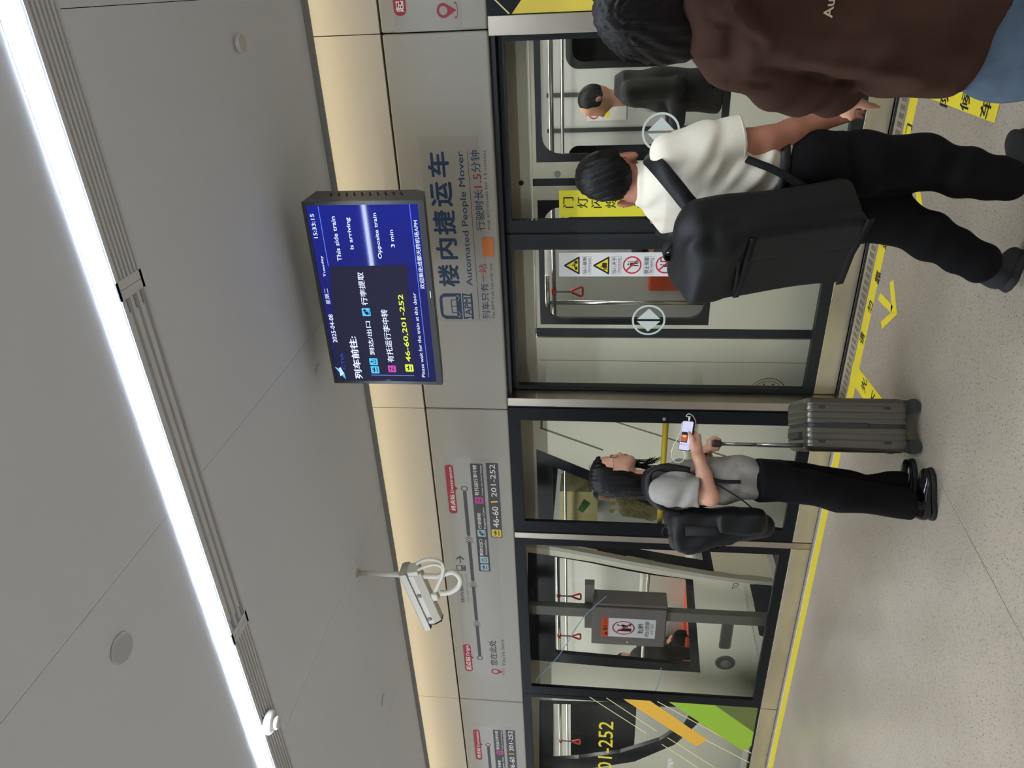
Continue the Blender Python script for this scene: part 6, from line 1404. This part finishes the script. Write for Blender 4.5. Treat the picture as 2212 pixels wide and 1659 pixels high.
def p_seat(t, o, f, r, jm, tm, hairm, lean=.12, knee_up=0.0):
    hc = o+UZ*1.17-f*lean; hip = o+UZ*.54; ch = o+UZ*.95-f*lean*.7
    s = SDF(o+[-.75, -.75, 0], o+[.75, .75, 1.4], .011); head(s, hc, f, r); s.chain([hip, ch], [.11, .12], .03)
    kn = {}
    for g_ in (1, -1):
        k_ = hip+f*.42+r*.1*g_+UZ*(-.02+(knee_up if g_ == 1 else 0)); an = k_-UZ*(.40+(knee_up*.6 if g_ == 1 else 0))+f*.03; kn[g_] = (k_, an); s.chain([hip+r*.09*g_, k_, an], [.085, .06, .045], .02)
        a = [ch+r*.19*g_+UZ*.02, ch+r*.22*g_-UZ*.26+f*.04, hip+f*.22+r*.12*g_+UZ*.12]; s.chain(a, [.05, .042, .028], .02); hand(s, a[2], nrm(f-UZ*.3), UZ, .4, g_, .17)
    s.build('body', M_skin, t)
    s = SDF(hc-.2, hc+.2, .008); s.ell(hc+UZ*.014-f*.014, (.104, .088, .112), [f, r, UZ], .01); s.box(hc+f*.12-UZ*.06, (.09, .2, .1), [f, r, UZ], .02, .02, 2); s.box(hc-UZ*.17, (.2, .2, .08), None, .02, .02, 2); s.build('hair', hairm, t)
    s = SDF(o+[-.75, -.75, .4], o+[.75, .75, 1.2], .011); s.chain([hip+UZ*.0, ch, ch+UZ*.06], [.15, .165, .11], .03); 
    for g_ in (1, -1): s.chain([ch+r*.18*g_, ch+r*.22*g_-UZ*.26+f*.04, hip+f*.19+r*.13*g_+UZ*.12], [.08, .07, .055], .03)
    s.disp(lambda X, Y, Z: .004*np.sin(50*Z+30*X)); s.build('jacket', jm, t)
    s = SDF(o+[-.75, -.75, 0], o+[.75, .75, .9], .011); s.cap(hip+r*.06, hip-r*.06, .13, .13)
    for g_ in (1, -1): s.chain([hip+r*.09*g_, kn[g_][0], kn[g_][1]], [.105, .082, .068], .03)
    s.build('trousers', tm, t)
    for g_ in (1, -1): h_ = kn[g_][1]-UZ*.075-f*.06; shoe('shoe', h_+f*.26, h_, .1, .07, t, M_sneak, M_sole)
o = np.array([-2.3, 6.28, .0]); simple_person('person in dark jacket and grey jeans seated in the train behind the sticker strip', o, [-.75, -.66, 0], lambda t, o, f, r: p_seat(t, o, f, r, M_jack, M_jg, M_hairm), 0, 0)
o = np.array([-7.5, 6.36, .0]); simple_person('person in black clothes seated in the train behind the control box', o, [.95, -.3, 0], lambda t, o, f, r: p_seat(t, o, f, r, M_jack, M_blackcloth, M_hairm, .1, .18), 0, 0)
def p_leo(t, o, f, r):
    hc = o+UZ*1.5; s = SDF(o+[-.45, -.45, 0], o+[.45, .45, 1.7], .011); head(s, hc, f, r); s.loft([(o+UZ*1.28, .09, .17), (o+UZ*.9, .1, .15)], f, r, .03)
    for g_ in (1, -1): s.chain([o+r*.09*g_+UZ*.9, o+r*.09*g_+UZ*.45, o+r*.09*g_+UZ*.08], [.08, .06, .045], .03); a = [o+r*.18*g_+UZ*1.26, o+r*.21*g_+UZ*.98, o+r*.16*g_+UZ*.85+f*.16]; s.chain(a, [.05, .04, .028], .02); hand(s, a[2], nrm(f-UZ*.4), r*g_, .4, g_, .16)
    s.build('body', M_skin, t)
    s = SDF(hc-.2, hc+.2, .008); s.ell(hc+UZ*.014-f*.012, (.104, .09, .112), [f, r, UZ], .01); s.box(hc+f*.12-UZ*.06, (.09, .2, .1), [f, r, UZ], .02, .02, 2); s.build('hair', mat('greying_hair', (62, 64, 66), .5), t)
    s = SDF(o+[-.45, -.45, .6], o+[.45, .45, 1.5], .011); s.loft([(o+UZ*1.36, .07, .09), (o+UZ*1.29, .11, .19), (o+UZ*1.0, .15, .19), (o+UZ*.72, .16, .2)], f, r, .02)
    for g_ in (1, -1): s.chain([o+r*.18*g_+UZ*1.26, o+r*.22*g_+UZ*.98, o+r*.17*g_+UZ*.85+f*.13], [.075, .066, .055], .03)
    s.build('jacket', M_leo, t)
    s = SDF(o+[-.4, -.4, .02], o+[.4, .4, .95], .011); s.loft([(o+UZ*.9, .12, .16), (o+UZ*.78, .125, .17)], f, r, .02)
    for g_ in (1, -1): s.chain([o+r*.09*g_+UZ*.82, o+r*.09*g_+UZ*.45, o+r*.09*g_+UZ*.05], [.1, .08, .07], .03)
    s.build('trousers', M_blackcloth, t)
o = onY(1330, 1066, 6.3); o[2] = 0
simple_person('person in patterned jacket standing in the left car behind the woman\'s head', o, [.3, -.95, 0], p_leo, 0, 0)
